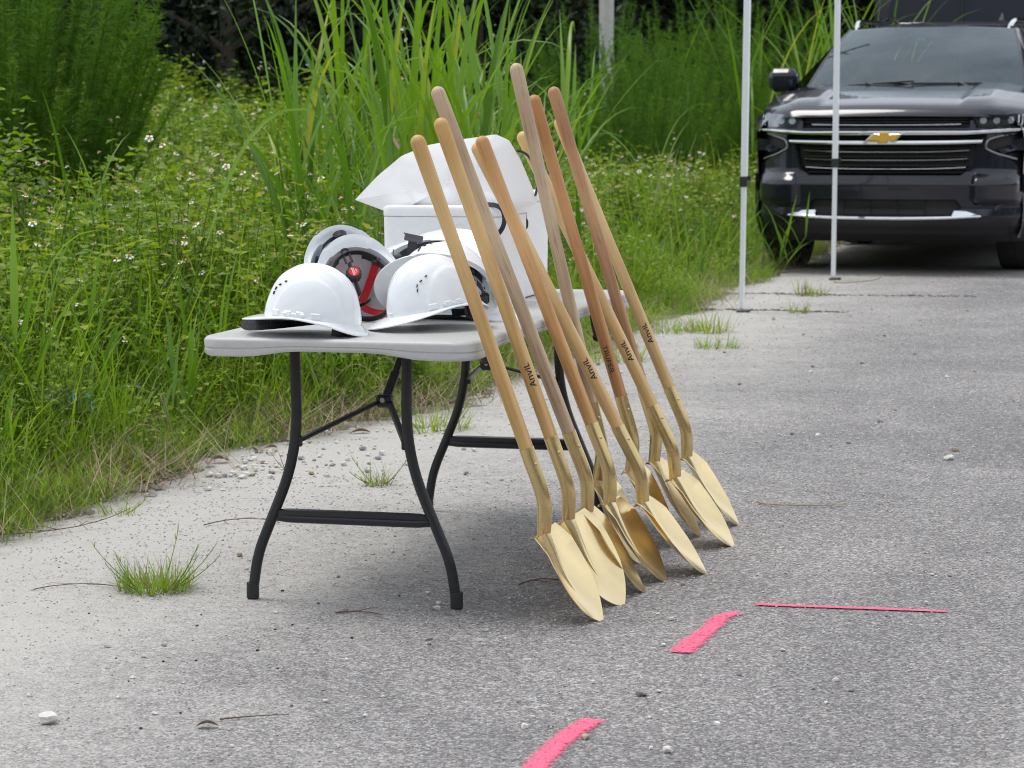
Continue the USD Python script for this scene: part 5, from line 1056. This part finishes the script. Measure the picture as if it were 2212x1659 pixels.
# dog fennel: upright plumes of hair-fine leaves
def fennel(label, x, y, h, wid, nst, seed, group='feathery shrubs', hairs=150):
    r = np.random.default_rng(seed); base = T0 + EX * x + EY * y; base[2] = float(ground_z(x, y))
    g = thing('feathery_shrub', label, 'shrub', loc=tuple(base), group=group)
    st, V, T = [], [], []
    for k in range(nst):
        a, rr = r.uniform(0, 2 * PI), math.sqrt(r.random()); ln = rr * .20 + abs(r.normal(0, .09)); hh = h * (1 - .48 * rr ** 2.2) * r.uniform(.82, 1.05)
        b = np.array([math.cos(a), math.sin(a), 0]) * rr * wid * .42; top = b + np.array([math.cos(a) * math.sin(ln), math.sin(a) * math.sin(ln), math.cos(ln)]) * hh + np.array([math.cos(a), math.sin(a), 0]) * rr * wid * .10
        mid = (b + top) / 2 + np.array([0, 0, .04 * hh])
        pth = smooth_path([b, mid, top], 8); st.append(tube(pth, np.linspace(.006, .0015, 8), 3, cap=False))
        t_ = r.uniform(.12, 1, hairs) ** .8; q = b + (top - b) * t_[:, None] + (4 * t_ * (1 - t_))[:, None] * (mid - (b + top) / 2)
        az_ = r.uniform(0, 2 * PI, hairs); el = r.uniform(-.15, 1.3, hairs); d = np.c_[np.cos(az_) * np.cos(el), np.sin(az_) * np.cos(el), np.sin(el)]
        L = r.uniform(.05, .15, hairs) * (1.2 - .75 * t_) * h / 2; s = np.cross(d, r.normal(0, 1, (hairs, 3))); s /= np.linalg.norm(s, axis=1, keepdims=True)
        w = r.uniform(.0016, .003, hairs)[:, None] * h / 2
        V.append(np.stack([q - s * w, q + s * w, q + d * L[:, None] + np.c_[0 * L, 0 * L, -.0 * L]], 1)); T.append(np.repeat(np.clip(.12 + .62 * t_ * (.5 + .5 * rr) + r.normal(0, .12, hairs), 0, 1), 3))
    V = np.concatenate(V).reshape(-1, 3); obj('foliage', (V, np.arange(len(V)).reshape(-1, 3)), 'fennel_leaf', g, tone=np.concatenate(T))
    obj('stems', cat(st), 'fennel_leaf', g, tone=np.full(len(cat(st)[0]), .3))
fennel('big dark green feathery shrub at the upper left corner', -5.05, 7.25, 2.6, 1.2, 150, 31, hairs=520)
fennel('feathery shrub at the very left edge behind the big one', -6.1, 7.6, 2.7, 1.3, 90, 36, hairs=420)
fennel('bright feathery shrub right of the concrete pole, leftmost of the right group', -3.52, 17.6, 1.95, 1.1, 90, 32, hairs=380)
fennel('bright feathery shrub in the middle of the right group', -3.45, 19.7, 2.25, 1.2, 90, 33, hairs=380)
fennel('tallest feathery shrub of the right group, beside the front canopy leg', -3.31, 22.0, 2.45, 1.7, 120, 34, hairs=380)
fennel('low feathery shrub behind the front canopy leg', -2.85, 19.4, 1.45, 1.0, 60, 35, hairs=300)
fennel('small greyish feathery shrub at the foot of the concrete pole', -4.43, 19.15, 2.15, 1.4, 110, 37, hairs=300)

# leafy vine covered bush before the big feathery shrub
def vine_bush(label, x, y, wid, h, n, seed):
    r = np.random.default_rng(seed); base = T0 + EX * x + EY * y; base[2] = float(ground_z(x, y)); g = thing('leafy_bush', label, 'bush', loc=tuple(base)); parts, tones, st = [], [], []
    for k in range(26):
        a = r.uniform(0, 2 * PI); rr = math.sqrt(r.random()) * wid; hh = h * (1 - .5 * (rr / wid) ** 2) * r.uniform(.7, 1.12); top = np.array([math.cos(a) * rr, math.sin(a) * rr, hh]); st.append(tube(smooth_path([(top[0] * .2, top[1] * .2, 0), top * [.7, .7, .6], top], 8), np.linspace(.005, .0015, 8), 4, cap=False))
        for q in range(n // 26):
            t_ = r.uniform(.25, 1.05); p = top * [.3 + .7 * t_, .3 + .7 * t_, t_] + r.normal(0, .07, 3); a2, z2 = r.uniform(0, 2 * PI), r.uniform(-.4, .5); d = np.array([math.cos(a2), math.sin(a2), z2]); L = r.uniform(.03, .075)
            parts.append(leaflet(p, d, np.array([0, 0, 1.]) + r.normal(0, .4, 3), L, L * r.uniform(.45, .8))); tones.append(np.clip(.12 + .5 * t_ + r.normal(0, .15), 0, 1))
    m_, tn = toned(parts, tones); obj('leaves', m_, 'weed_leaf', g, tone=tn); obj('stems', cat(st), 'twig_brown', g)
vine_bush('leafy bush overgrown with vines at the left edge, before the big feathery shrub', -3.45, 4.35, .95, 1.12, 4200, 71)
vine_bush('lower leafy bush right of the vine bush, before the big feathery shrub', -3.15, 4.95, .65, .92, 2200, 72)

# concrete pole far behind the field
up_ = thing('utility_pole', 'pale concrete utility pole rising out of the far shrubs at the top edge', 'utility pole', loc=tuple(W(-5.10, 22.55, float(ground_z(-5.10, 22.55)))))
o8 = np.linspace(0, 2 * PI, 8, endpoint=False) + PI / 8
obj('shaft', grid(np.stack([np.c_[r_ * np.cos(o8), r_ * np.sin(o8), np.full(8, z)] for z, r_ in ((-.3, .092), (3, .09), (11, .07))]), False, True), 'concrete', up_)
obj('cross_arm', bar((-1.1, 0, 10.4), (1.1, 0, 10.4), .10, .12, .01), 'bark', up_)
for x in (-1, 0, 1): obj('insulator', tube([(x, 0, 10.46), (x, 0, 10.54), (x, 0, 10.6), (x, 0, 10.66)], [.03, .05, .03, .045], 10), 'white_pole', up_)

# dark trees closing the field
def tree_variant(seed, h, rad, ncl, nl, lf):
    r = np.random.default_rng(seed); V, F, T, n = [], [], [], 0
    for k in range(ncl):
        u = r.normal(0, 1, 3); u /= np.linalg.norm(u); rr = r.uniform(.35, 1) ** .5; z = h * .50 + u[2] * rr * h * .50; lob = 1 + .22 * math.sin(3 * math.atan2(u[1], u[0]) + seed) + .15 * math.sin(7 * u[2] + seed)
        c_ = np.array([u[0] * rr * rad * lob, u[1] * rr * rad * lob, max(z, .12)]); cs = r.uniform(.35, .75)
        p = c_ + r.normal(0, 1, (nl, 3)) * cs * [.55, .55, .4]; d = r.normal(0, 1, (nl, 3)) + [0, 0, -.35]; d /= np.linalg.norm(d, axis=1, keepdims=True)
        s = np.cross(d, r.normal(0, .5, (nl, 3)) + [0, 0, 1.]); s /= np.linalg.norm(s, axis=1, keepdims=True) + 1e-9; L = (lf * r.uniform(.6, 1.4, nl))[:, None]
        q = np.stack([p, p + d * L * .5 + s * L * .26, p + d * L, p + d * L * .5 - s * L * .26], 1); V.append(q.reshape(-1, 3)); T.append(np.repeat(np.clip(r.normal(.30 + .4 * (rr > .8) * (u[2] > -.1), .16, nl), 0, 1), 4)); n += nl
    V = np.concatenate(V); i = np.arange(n)[:, None] * 4; F = np.vstack([i + [0, 1, 2], i + [0, 2, 3]]); return (V, F), np.concatenate(T)
TREES = []
def tree(var, x, y, label, rot, sc, group):
    base = T0 + EX * x + EY * y; base[2] = float(ground_z(x, y)) - .1; c_, s_ = math.cos(rot) * sc, math.sin(rot) * sc
    m4 = np.array([[c_, -s_, 0, base[0]], [s_, c_, 0, base[1]], [0, 0, sc, base[2]], [0, 0, 0, 1.]])
    if var in _tv: return copy_of(_tv[var], 'dark_tree', label, 'tree', m4, group)
    t_ = thing('dark_tree', label, 'tree', mat4=m4, group=group); _tv[var] = t_
    h, rad = TV[var][1], TV[var][2]; r = np.random.default_rng(var)
    limbs = [tube(smooth_path([(0, 0, 0), (.1, .05, h * .3), (.0, .1, h * .75)], 12), np.linspace(.22, .05, 12), 9)]
    for k in range(6):
        a = r.uniform(0, 2 * PI); z0 = h * r.uniform(.15, .5); limbs.append(tube(smooth_path([(.05, .05, z0), (math.cos(a) * rad * .4, math.sin(a) * rad * .4, z0 + h * .12), (math.cos(a) * rad * .8, math.sin(a) * rad * .8, z0 + h * .2)], 8), np.linspace(.09, .02, 8), 6))
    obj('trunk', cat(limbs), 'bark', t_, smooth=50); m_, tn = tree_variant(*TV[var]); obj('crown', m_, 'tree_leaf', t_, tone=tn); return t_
_tv = {}
TV = {0: (41, 8.5, 3.3, 230, 60, .20), 1: (42, 7.2, 3.6, 230, 60, .17), 2: (43, 9.5, 3.0, 230, 60, .22)}
TL_ = 'dark leafy tree hidden in the back row, seen only through gaps of the front row'
TLN = ['dark tree of the front row, ' + t_ for t_ in ('outermost left beyond the picture edge', 'behind the left picture edge', 'behind the big feathery shrub', 'right of the big feathery shrub', 'above the hard hats', 'above the foam box', 'behind the tallest shovel handle', 'behind the concrete pole', 'behind the bright feathery shrubs', 'between canopy leg and dark car', 'behind the windscreen of the dark car', 'behind the van')]
for k, (x, y) in enumerate([(-19.1, 29.0), (-16.6, 30.2), (-14.2, 29.6), (-12.6, 31.8), (-10.4, 32.3), (-8.6, 34.4), (-6.2, 35.2), (-4.4, 36.6), (-2.2, 37.2), (.2, 38.2), (2.4, 39.6), (4.8, 41.0),
                            (-23.0, 38.5), (-19.6, 39.4), (-16.2, 40.4), (-12.8, 41.2), (-9.6, 42.4), (-6.6, 43.6), (-3.4, 44.6), (-.2, 45.6), (3.2, 46.8), (6.6, 48.0)]):
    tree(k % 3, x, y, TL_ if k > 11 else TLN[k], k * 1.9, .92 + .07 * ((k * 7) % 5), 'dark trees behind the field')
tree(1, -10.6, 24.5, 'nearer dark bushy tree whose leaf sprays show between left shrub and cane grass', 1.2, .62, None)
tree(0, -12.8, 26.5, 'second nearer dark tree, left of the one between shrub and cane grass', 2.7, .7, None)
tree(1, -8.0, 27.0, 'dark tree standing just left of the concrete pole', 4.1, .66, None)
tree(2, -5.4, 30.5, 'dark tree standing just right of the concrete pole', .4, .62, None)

# a far wood closing the open side of the lane and the way behind the viewer (it shows in the car's paint)
wood_pts, ws_ = [], []
rw_ = np.random.default_rng(77)
for k in range(46):
    if k < 30: x, y = -22 + k * 1.9, -26 - rw_.uniform(0, 5)
    else: x, y = 26 + rw_.uniform(0, 5), -24 + (k - 30) * 3.6
    wood_pts.append(W(x, y, -.1)); ws_.append(rw_.uniform(.9, 1.25))
wm = [tree_variant(*TV[k]) for k in (0, 1)]
instancer('far_wood', [[('crown', m, 'tree_leaf', t_)] for m, t_ in wm], wood_pts, rw_.uniform(0, 6.28, 46), ws_, rw_.integers(0, 2, 46), 'far wood on the open side of the lane and behind the viewer')

# ------------------------------------------------------------------ stones, litter and weeds on the asphalt
r9 = np.random.default_rng(5)
def stone_mesh(seed, flat=.65, sub=2):
    m = trimesh.creation.icosphere(sub, 1.0); v = np.array(m.vertices); n1 = meshkit.fbm(v * 1.3 + seed * 7.3, 3, seed) - .5
    v = v * (1 + .75 * n1[:, None]); r_ = np.random.default_rng(seed)
    for _ in range(11):                                   # broken faces
        d = r_.normal(0, 1, 3); d /= np.linalg.norm(d); k = v @ d; c_ = r_.uniform(.45, .8); v = v - np.clip(k - c_, 0, None)[:, None] * d * .97
    v = v * [1, r_.uniform(.7, .95), flat]; v[:, 2] -= v[:, 2].min() + .12; return v, np.array(m.faces)
SMESH = [stone_mesh(s) for s in range(7)]
UPZ = ROAD_Z
def put_stone(label, x, y, size, k, mt, group=None, cat_='stone'):
    v, f = SMESH[k % 7]; a = r9.uniform(0, 2 * PI); R_ = np.array([[math.cos(a), -math.sin(a), 0], [math.sin(a), math.cos(a), 0], [0, 0, 1]])
    z = UPZ if x > edge_x(y) - .25 else float(ground_z(x, y)); m = ((v * size / 2) @ R_.T + W(x, y, z), f)
    return tag(obj('stone', m, mt, smooth=14), label, cat_, group)
# the ones that can be told apart
for a in [('largest pale stone, near the bottom left corner of the picture', -.20, -2.21, .062, 0, 'stone_white'), ('tan pebble on the sand left of the front table leg', -.57, -.17, .030, 1, 'stone_tan'),
          ('grey stone at the right, below the two short pink dashes', .99, -1.64, .032, 2, 'stone_grey'), ('pale stone near the bottom edge right of the pink line', 1.16, -2.12, .034, 3, 'stone_white'),
          ('tan stone lying on the end of the nearest pink line', .97, -2.06, .026, 4, 'stone_tan'), ('pale pebble left of the nearest pink line', .82, -2.0, .024, 5, 'stone_white'),
          ('brownish stone between the front table leg and the nearest blade', .555, -.23, .042, 6, 'stone_tan'), ('pale stone left of the front right table foot', .24, -.80, .026, 0, 'stone_white'),
          ('stone at the far right, upper of the two on the open asphalt', 1.21, 2.60, .034, 1, 'stone_tan'), ('stone at the far right, lower of the two on the open asphalt', 1.22, 2.36, .045, 2, 'stone_white'),
          ('pale stone on the open asphalt level with the shovel sockets', .64, 2.90, .032, 3, 'stone_white'), ('flat grey stone just right of that pale one on open asphalt', .79, 2.72, .026, 4, 'stone_grey'),
          ('dark grey stone at the verge left of the grass tuft', -1.33, .43, .04, 5, 'stone_grey')]:
    put_stone(*a)
g1 = 'pale pebbles scattered on the near asphalt'
for k in range(90):
    x, y = r9.uniform(-.7, 1.5), r9.uniform(-2.5, .3); put_stone('small pale pebble lying on the near asphalt', x, y, r9.uniform(.010, .021), k, ['stone_white', 'stone_white', 'stone_grey'][k % 3], g1)
g2 = 'limestone rubble on the verge behind the table'
for k in range(200):
    y = r9.choice([r9.uniform(1.0, 3.2), r9.uniform(1.3, 2.0), r9.uniform(2.6, 5.5)]); x = float(edge_x(y)) + abs(r9.normal(.12, .30)) + .05 + (.25 if y < 2.2 else 0); put_stone('pale limestone piece in the loose rubble behind the table', x, y, r9.choice([.014, .018, .024, .034]) * r9.uniform(.7, 1.25), k, ['stone_white', 'stone_white', 'stone_white', 'stone_tan', 'stone_white', 'stone_grey'][k % 6], g2)
g3 = 'black specks of gravel on the left sand'
for k in range(26): put_stone('small black gravel grain on the pale sand', r9.uniform(-.75, .15), r9.uniform(-2.4, -.6), r9.uniform(.007, .012), k, 'stone_dark', g3)
g4 = 'pale stones on the far asphalt'
for k in range(50): put_stone('small pale stone on the asphalt beyond the shovels', r9.uniform(-1.0, 2.2), r9.uniform(1.5, 12), r9.uniform(.016, .032), k, ['stone_white', 'stone_grey', 'stone_tan'][k % 3], g4)
# loose grit too small to pick apart
n = 30000; gx, gy = r9.uniform(-1.9, 2.4, n), np.r_[r9.uniform(-2.8, 1.5, n // 2), r9.uniform(-1, 12, n - n // 2)]
dd = gx - edge_x(gy); k = (r9.random(n) < np.where(dd < 1.0, .8, .6)) & (dd > -.1); P = T0 + EX * gx[k, None] + EY * gy[k, None]; P[:, 2] = UPZ
u, v, D = px_of(P); k = (u > -.15) & (u < 1.15) & (v < 1.2); P = P[k]
instancer('loose_grit', [[('grain', (stone_mesh(60 + s, .6, 1)[0] * .5, stone_mesh(60 + s, .6, 1)[1]), mt, None)] for s, mt in ((0, 'stone_white'), (1, 'stone_white'), (2, 'stone_grey'), (3, 'stone_tan'))], P, r9.uniform(0, 2 * PI, len(P)), r9.uniform(.003, .0085, len(P)) ** 1.0 * np.clip(px_of(P)[2] / 7, 1, 1.5), r9.choice(4, len(P), p=[.42, .40, .07, .11]), 'loose pale grit on the asphalt')

# weeds rooted in the asphalt
def tuft_thing(label, x, y, n, h, spread, seed, branches=0, w=.004, dry=.15, group='weeds rooted in the asphalt'):
    global rng
    keep = rng; rng = np.random.default_rng(seed); g = thing('weed_tuft', label, 'weed', loc=tuple(W(x, y, UPZ)), group=group)
    parts, tones, dp = [], [], []
    for k in range(n):
        a = rng.uniform(0, 2 * PI); rr = spread * math.sqrt(rng.random()); b = np.array([rr * math.cos(a), rr * math.sin(a), 0]); hh = h * rng.uniform(.4, 1.0)
        m_ = flat_blade(b, a + rng.normal(0, .9), hh, w * rng.uniform(.7, 1.3), rng.uniform(.25, 1.25), rng.uniform(-.4, .6))
        if rng.random() < dry: dp.append(m_)
        else: parts.append(m_); tones.append(np.clip(rng.normal(.7, .16), 0, 1))
    for k in range(branches):
        a = rng.uniform(0, 2 * PI) if k > 3 else (PI + .5, .2, 2.6, -.3)[k]; L = h * rng.uniform(.8, 1.45); el = rng.uniform(.35, 1.0); d = np.array([math.cos(a) * math.cos(el), math.sin(a) * math.cos(el), math.sin(el)])
        b = np.array([math.cos(a), math.sin(a), 0]) * spread * .5; pth = smooth_path([b, b + d * L * .5, b + d * L + [0, 0, .12 * L]], 8); parts.append(tube(pth, np.linspace(.0018, .0008, 8), 4, cap=False)); tones.append(.55)
        for q in range(10):
            p_ = pth[rng.integers(2, 8)]; parts.append(flat_blade(p_, a + rng.normal(0, .8), h * rng.uniform(.12, .28), w * .9, rng.uniform(.2, .9), .3, 3)); tones.append(np.clip(rng.normal(.65, .12), 0, 1))
    m_, tn = toned(parts, tones); obj('blades', m_, 'grass_leaf', g, tone=tn)
    if dp: obj('dry_blades', cat(dp), 'dead_grass', g)
    rng = keep
tuft_thing('large branching green weed tuft on the sand at lower left', -.60, -.72, 420, .115, .10, 51, branches=12, dry=.25, w=.003)
tuft_thing('small brownish weed tuft beneath the table', -.63, 1.28, 70, .10, .05, 52, branches=3, dry=.55)
tuft_thing('green weed patch behind the table between its far legs', -.90, 2.76, 150, .15, .14, 53, branches=6, dry=.2, w=.0045)
tuft_thing('small green weed right of the far table corner, nearest of three', -.48, 6.35, 90, .11, .12, 54, dry=.15, w=.006)
tuft_thing('low green weed patch by the verge, left of the other two', -.88, 7.20, 120, .12, .17, 55, dry=.15, w=.006)
tuft_thing('upright green weed with litter, right of the low patch', -.70, 7.25, 110, .17, .13, 56, dry=.25, w=.006)
tuft_thing('brown and green weed tuft in the crack between the canopy legs', -.59, 9.99, 90, .15, .10, 57, dry=.6, w=.007)
tuft_thing('tiny weed in the far crack right of the front canopy leg', -.42, 8.62, 50, .12, .06, 58, dry=.3, w=.006)
tuft_thing('green weed under the far table edge by the shovel handles', -.85, 5.6, 120, .16, .16, 59, dry=.15, w=.006)
tuft_thing('sparse green runners by the verge below the cane', -1.25, .45, 26, .10, .06, 60, branches=3, dry=.2)

# twigs, dry leaves, runners
def twig(label, pts, rad, mt='twig_brown', group=None, name='twig', cat_='twig', side=0, seed=0):
    r_ = np.random.default_rng(seed); rad *= .68; c_ = smooth_path([W(x, y, UPZ + z) for x, y, z in pts], 22); c_ = c_ + np.c_[r_.normal(0, rad * .6, (22, 2)), np.zeros(22)]
    parts = [tube(c_, np.linspace(rad, rad * .5, 22), 6)]
    for k in range(side):
        i = r_.integers(4, 20); d = rnd_dir(-.1, .3) * r_.uniform(.04, .12); parts.append(tube([c_[i], c_[i] + d * .6 + r_.normal(0, .006, 3), c_[i] + d], [rad * .5, rad * .4, rad * .25], 4))
    return tag(obj(name, cat(parts), mt, smooth=40), label, cat_, group)
twig('long reddish runner stem crossing the sand at the left verge', [(-1.62, -.20, .01), (-1.40, -.05, .012), (-1.24, .12, .015), (-1.13, .30, .05)], .0035, side=8, seed=1)
twig('thin twig lying on the sand above the large weed tuft', [(-.88, .30, .006), (-.76, .42, .012), (-.66, .40, .006)], .0028, side=4, seed=2)
twig('thin brown twig left of the weed tuft base', [(-.92, -.82, .005), (-.80, -.72, .008), (-.68, -.74, .005)], .0022, side=5, seed=3)
twig('reddish straw on the open asphalt right of the shovel blades, with pale frayed end', [(.72, 1.20, .004), (.82, 1.12, .008), (.93, 1.15, .006), (1.0, 1.16, .004)], .004, mt='dead_grass', seed=4, side=3)
twig('short twig in the shade behind the front right table foot', [(.36, -.42, .004), (.42, -.36, .012), (.47, -.34, .004)], .0035, seed=5, side=2)
twig('flat brown twig by the front left table foot', [(.00, -.92, .004), (.07, -.90, .006), (.13, -.92, .004)], .004, seed=6, side=2)
twig('curled dry frond on the far asphalt between the canopy legs', [(-.62, 11.15, .01), (-.45, 11.05, .015), (-.30, 11.1, .035), (-.32, 11.25, .05), (-.46, 11.25, .045)], .007, mt='dead_grass', seed=7)
twig('pink tinted straw near the bottom edge left of centre', [(.16, -2.10, .004), (.23, -2.06, .006), (.29, -2.02, .004)], .0028, mt='twig_brown', seed=8)
for k in range(60):                                       # dead stems hanging out of the verge
    y = r9.uniform(-.9, 4.2); x = float(edge_x(y)) - r9.uniform(-.02, .20); a = r9.uniform(-1.2, 1.2); L = r9.uniform(.12, .42); h0 = r9.uniform(.03, .24)
    twig('dead brown stem arching out of the verge', [(x, y, h0 * .3), (x + L * .5 * math.cos(a), y + L * .5 * math.sin(a), h0 + .03), (x + L * math.cos(a), y + L * math.sin(a), .006)], r9.uniform(.0016, .0032), mt=['dead_grass', 'twig_brown'][k % 2], group='dead stems along the verge', name='dead_stem', cat_='stem', side=2, seed=100 + k)
def dry_leaf(label, x, y, L, seed, group='dry leaves along the verge', mt='dry_leaf', z=0):
    r_ = np.random.default_rng(seed); a = r_.uniform(0, 2 * PI); t_ = np.linspace(0, 1, 9); w = L * .26 * np.sin(PI * np.clip(t_ * .96 + .02, 0, 1)) ** .8; cu = r_.uniform(.3, 1.1)
    mid = np.c_[t_ * L, 0 * t_, .25 * L * np.sin(PI * t_) * cu * .6 + .004]; V = np.stack([mid + np.c_[0 * t_, k * w, np.abs(k) * w * r_.uniform(.3, .8)] for k in (-1, -.5, 0, .5, 1)], 1); V = V.reshape(-1, 3) @ np.array([[math.cos(a), math.sin(a), 0], [-math.sin(a), math.cos(a), 0], [0, 0, 1]])
    m_ = solid((V + W(x, y, UPZ + z)).reshape(9, 5, 3), .0006); return tag(obj('dry_leaf', m_, mt, smooth=40), label, 'leaf', group)
dry_leaf('single pale tan leaf near the bottom edge left of centre', .18, -2.16, .05, 1, None)
for k in range(70):
    y = r9.choice([r9.uniform(.5, 2.6), r9.uniform(-.6, 4), r9.uniform(4, 13)]); dry_leaf('curled brown dry leaf in the verge litter', float(edge_x(y)) + r9.normal(.06, .14), y, r9.uniform(.04, .09), 200 + k)
# crack lines with litter on the far lane
for q, (y, x0, x1, lab) in enumerate(((8.72, -1.2, -.15, 'thin line of brown litter in the asphalt joint behind the front canopy leg'), (10.05, -1.25, .5, 'thin line of brown litter in the farther asphalt joint'))):
    parts = []
    for k in range(300):
        x = x0 + (x1 - x0) * r9.random() ** 1.5; p_ = W(x, y + .03 * math.sin(x * 7) + .02 * math.sin(x * 19) + r9.normal(0, .022), UPZ + .002); d = rnd_dir(-.05, .25) * r9.uniform(.01, .04); parts.append(tube([p_, p_ + d], [.0022, .0012], 3, cap=False))
    tag(obj('joint_litter', cat(parts), 'twig_brown'), lab, kind='stuff')
# dark crumpled wrapper in the weeds
wr = thing('wrapper', 'dark grey crumpled plastic wrapper with blue lettering lying in the weeds', 'wrapper', mat4=frame4(W(-1.90, 1.42, float(ground_z(-1.90, 1.42)) + .24), np.array([.96, .20, -.22]), np.array([-.20, .75, .62]) , np.array([.28, -.58, .74])))
gx, gy = np.meshgrid(np.linspace(-.115, .115, 30), np.linspace(-.055, .055, 16), indexing='ij')
zz_ = .016 * (meshkit.fbm(np.stack([gx * 22, gy * 26, 0 * gx], -1), 3) - .5) * 2 + .02 * (1 - (gy / .055) ** 2) * (1 - (gx / .115) ** 6)
obj('front', grid(np.stack([gx, gy, zz_], -1)), 'wrapper_grey', wr, smooth=20); obj('back', grid(np.stack([gx, gy, -.4 * zz_], -1), flip=True), 'wrapper_grey', wr, smooth=20)
tm = meshkit.text_mesh('Drink', .026, .0006, bold=True); v = np.array(tm.vertices); vv = np.c_[.088 + (v[:, 1] * -1) + .02, -.042 + v[:, 0], .016 + .0 * v[:, 2] + v[:, 2]]
obj('lettering', (vv, np.array(tm.faces)), 'wrapper_blue', wr)
obj('swoosh', tube(smooth_path([(.045, -.045, .030), (.035, -.01, .036), (.045, .025, .034), (.062, .045, .022)], 16), .0035, 6), 'wrapper_blue', wr)
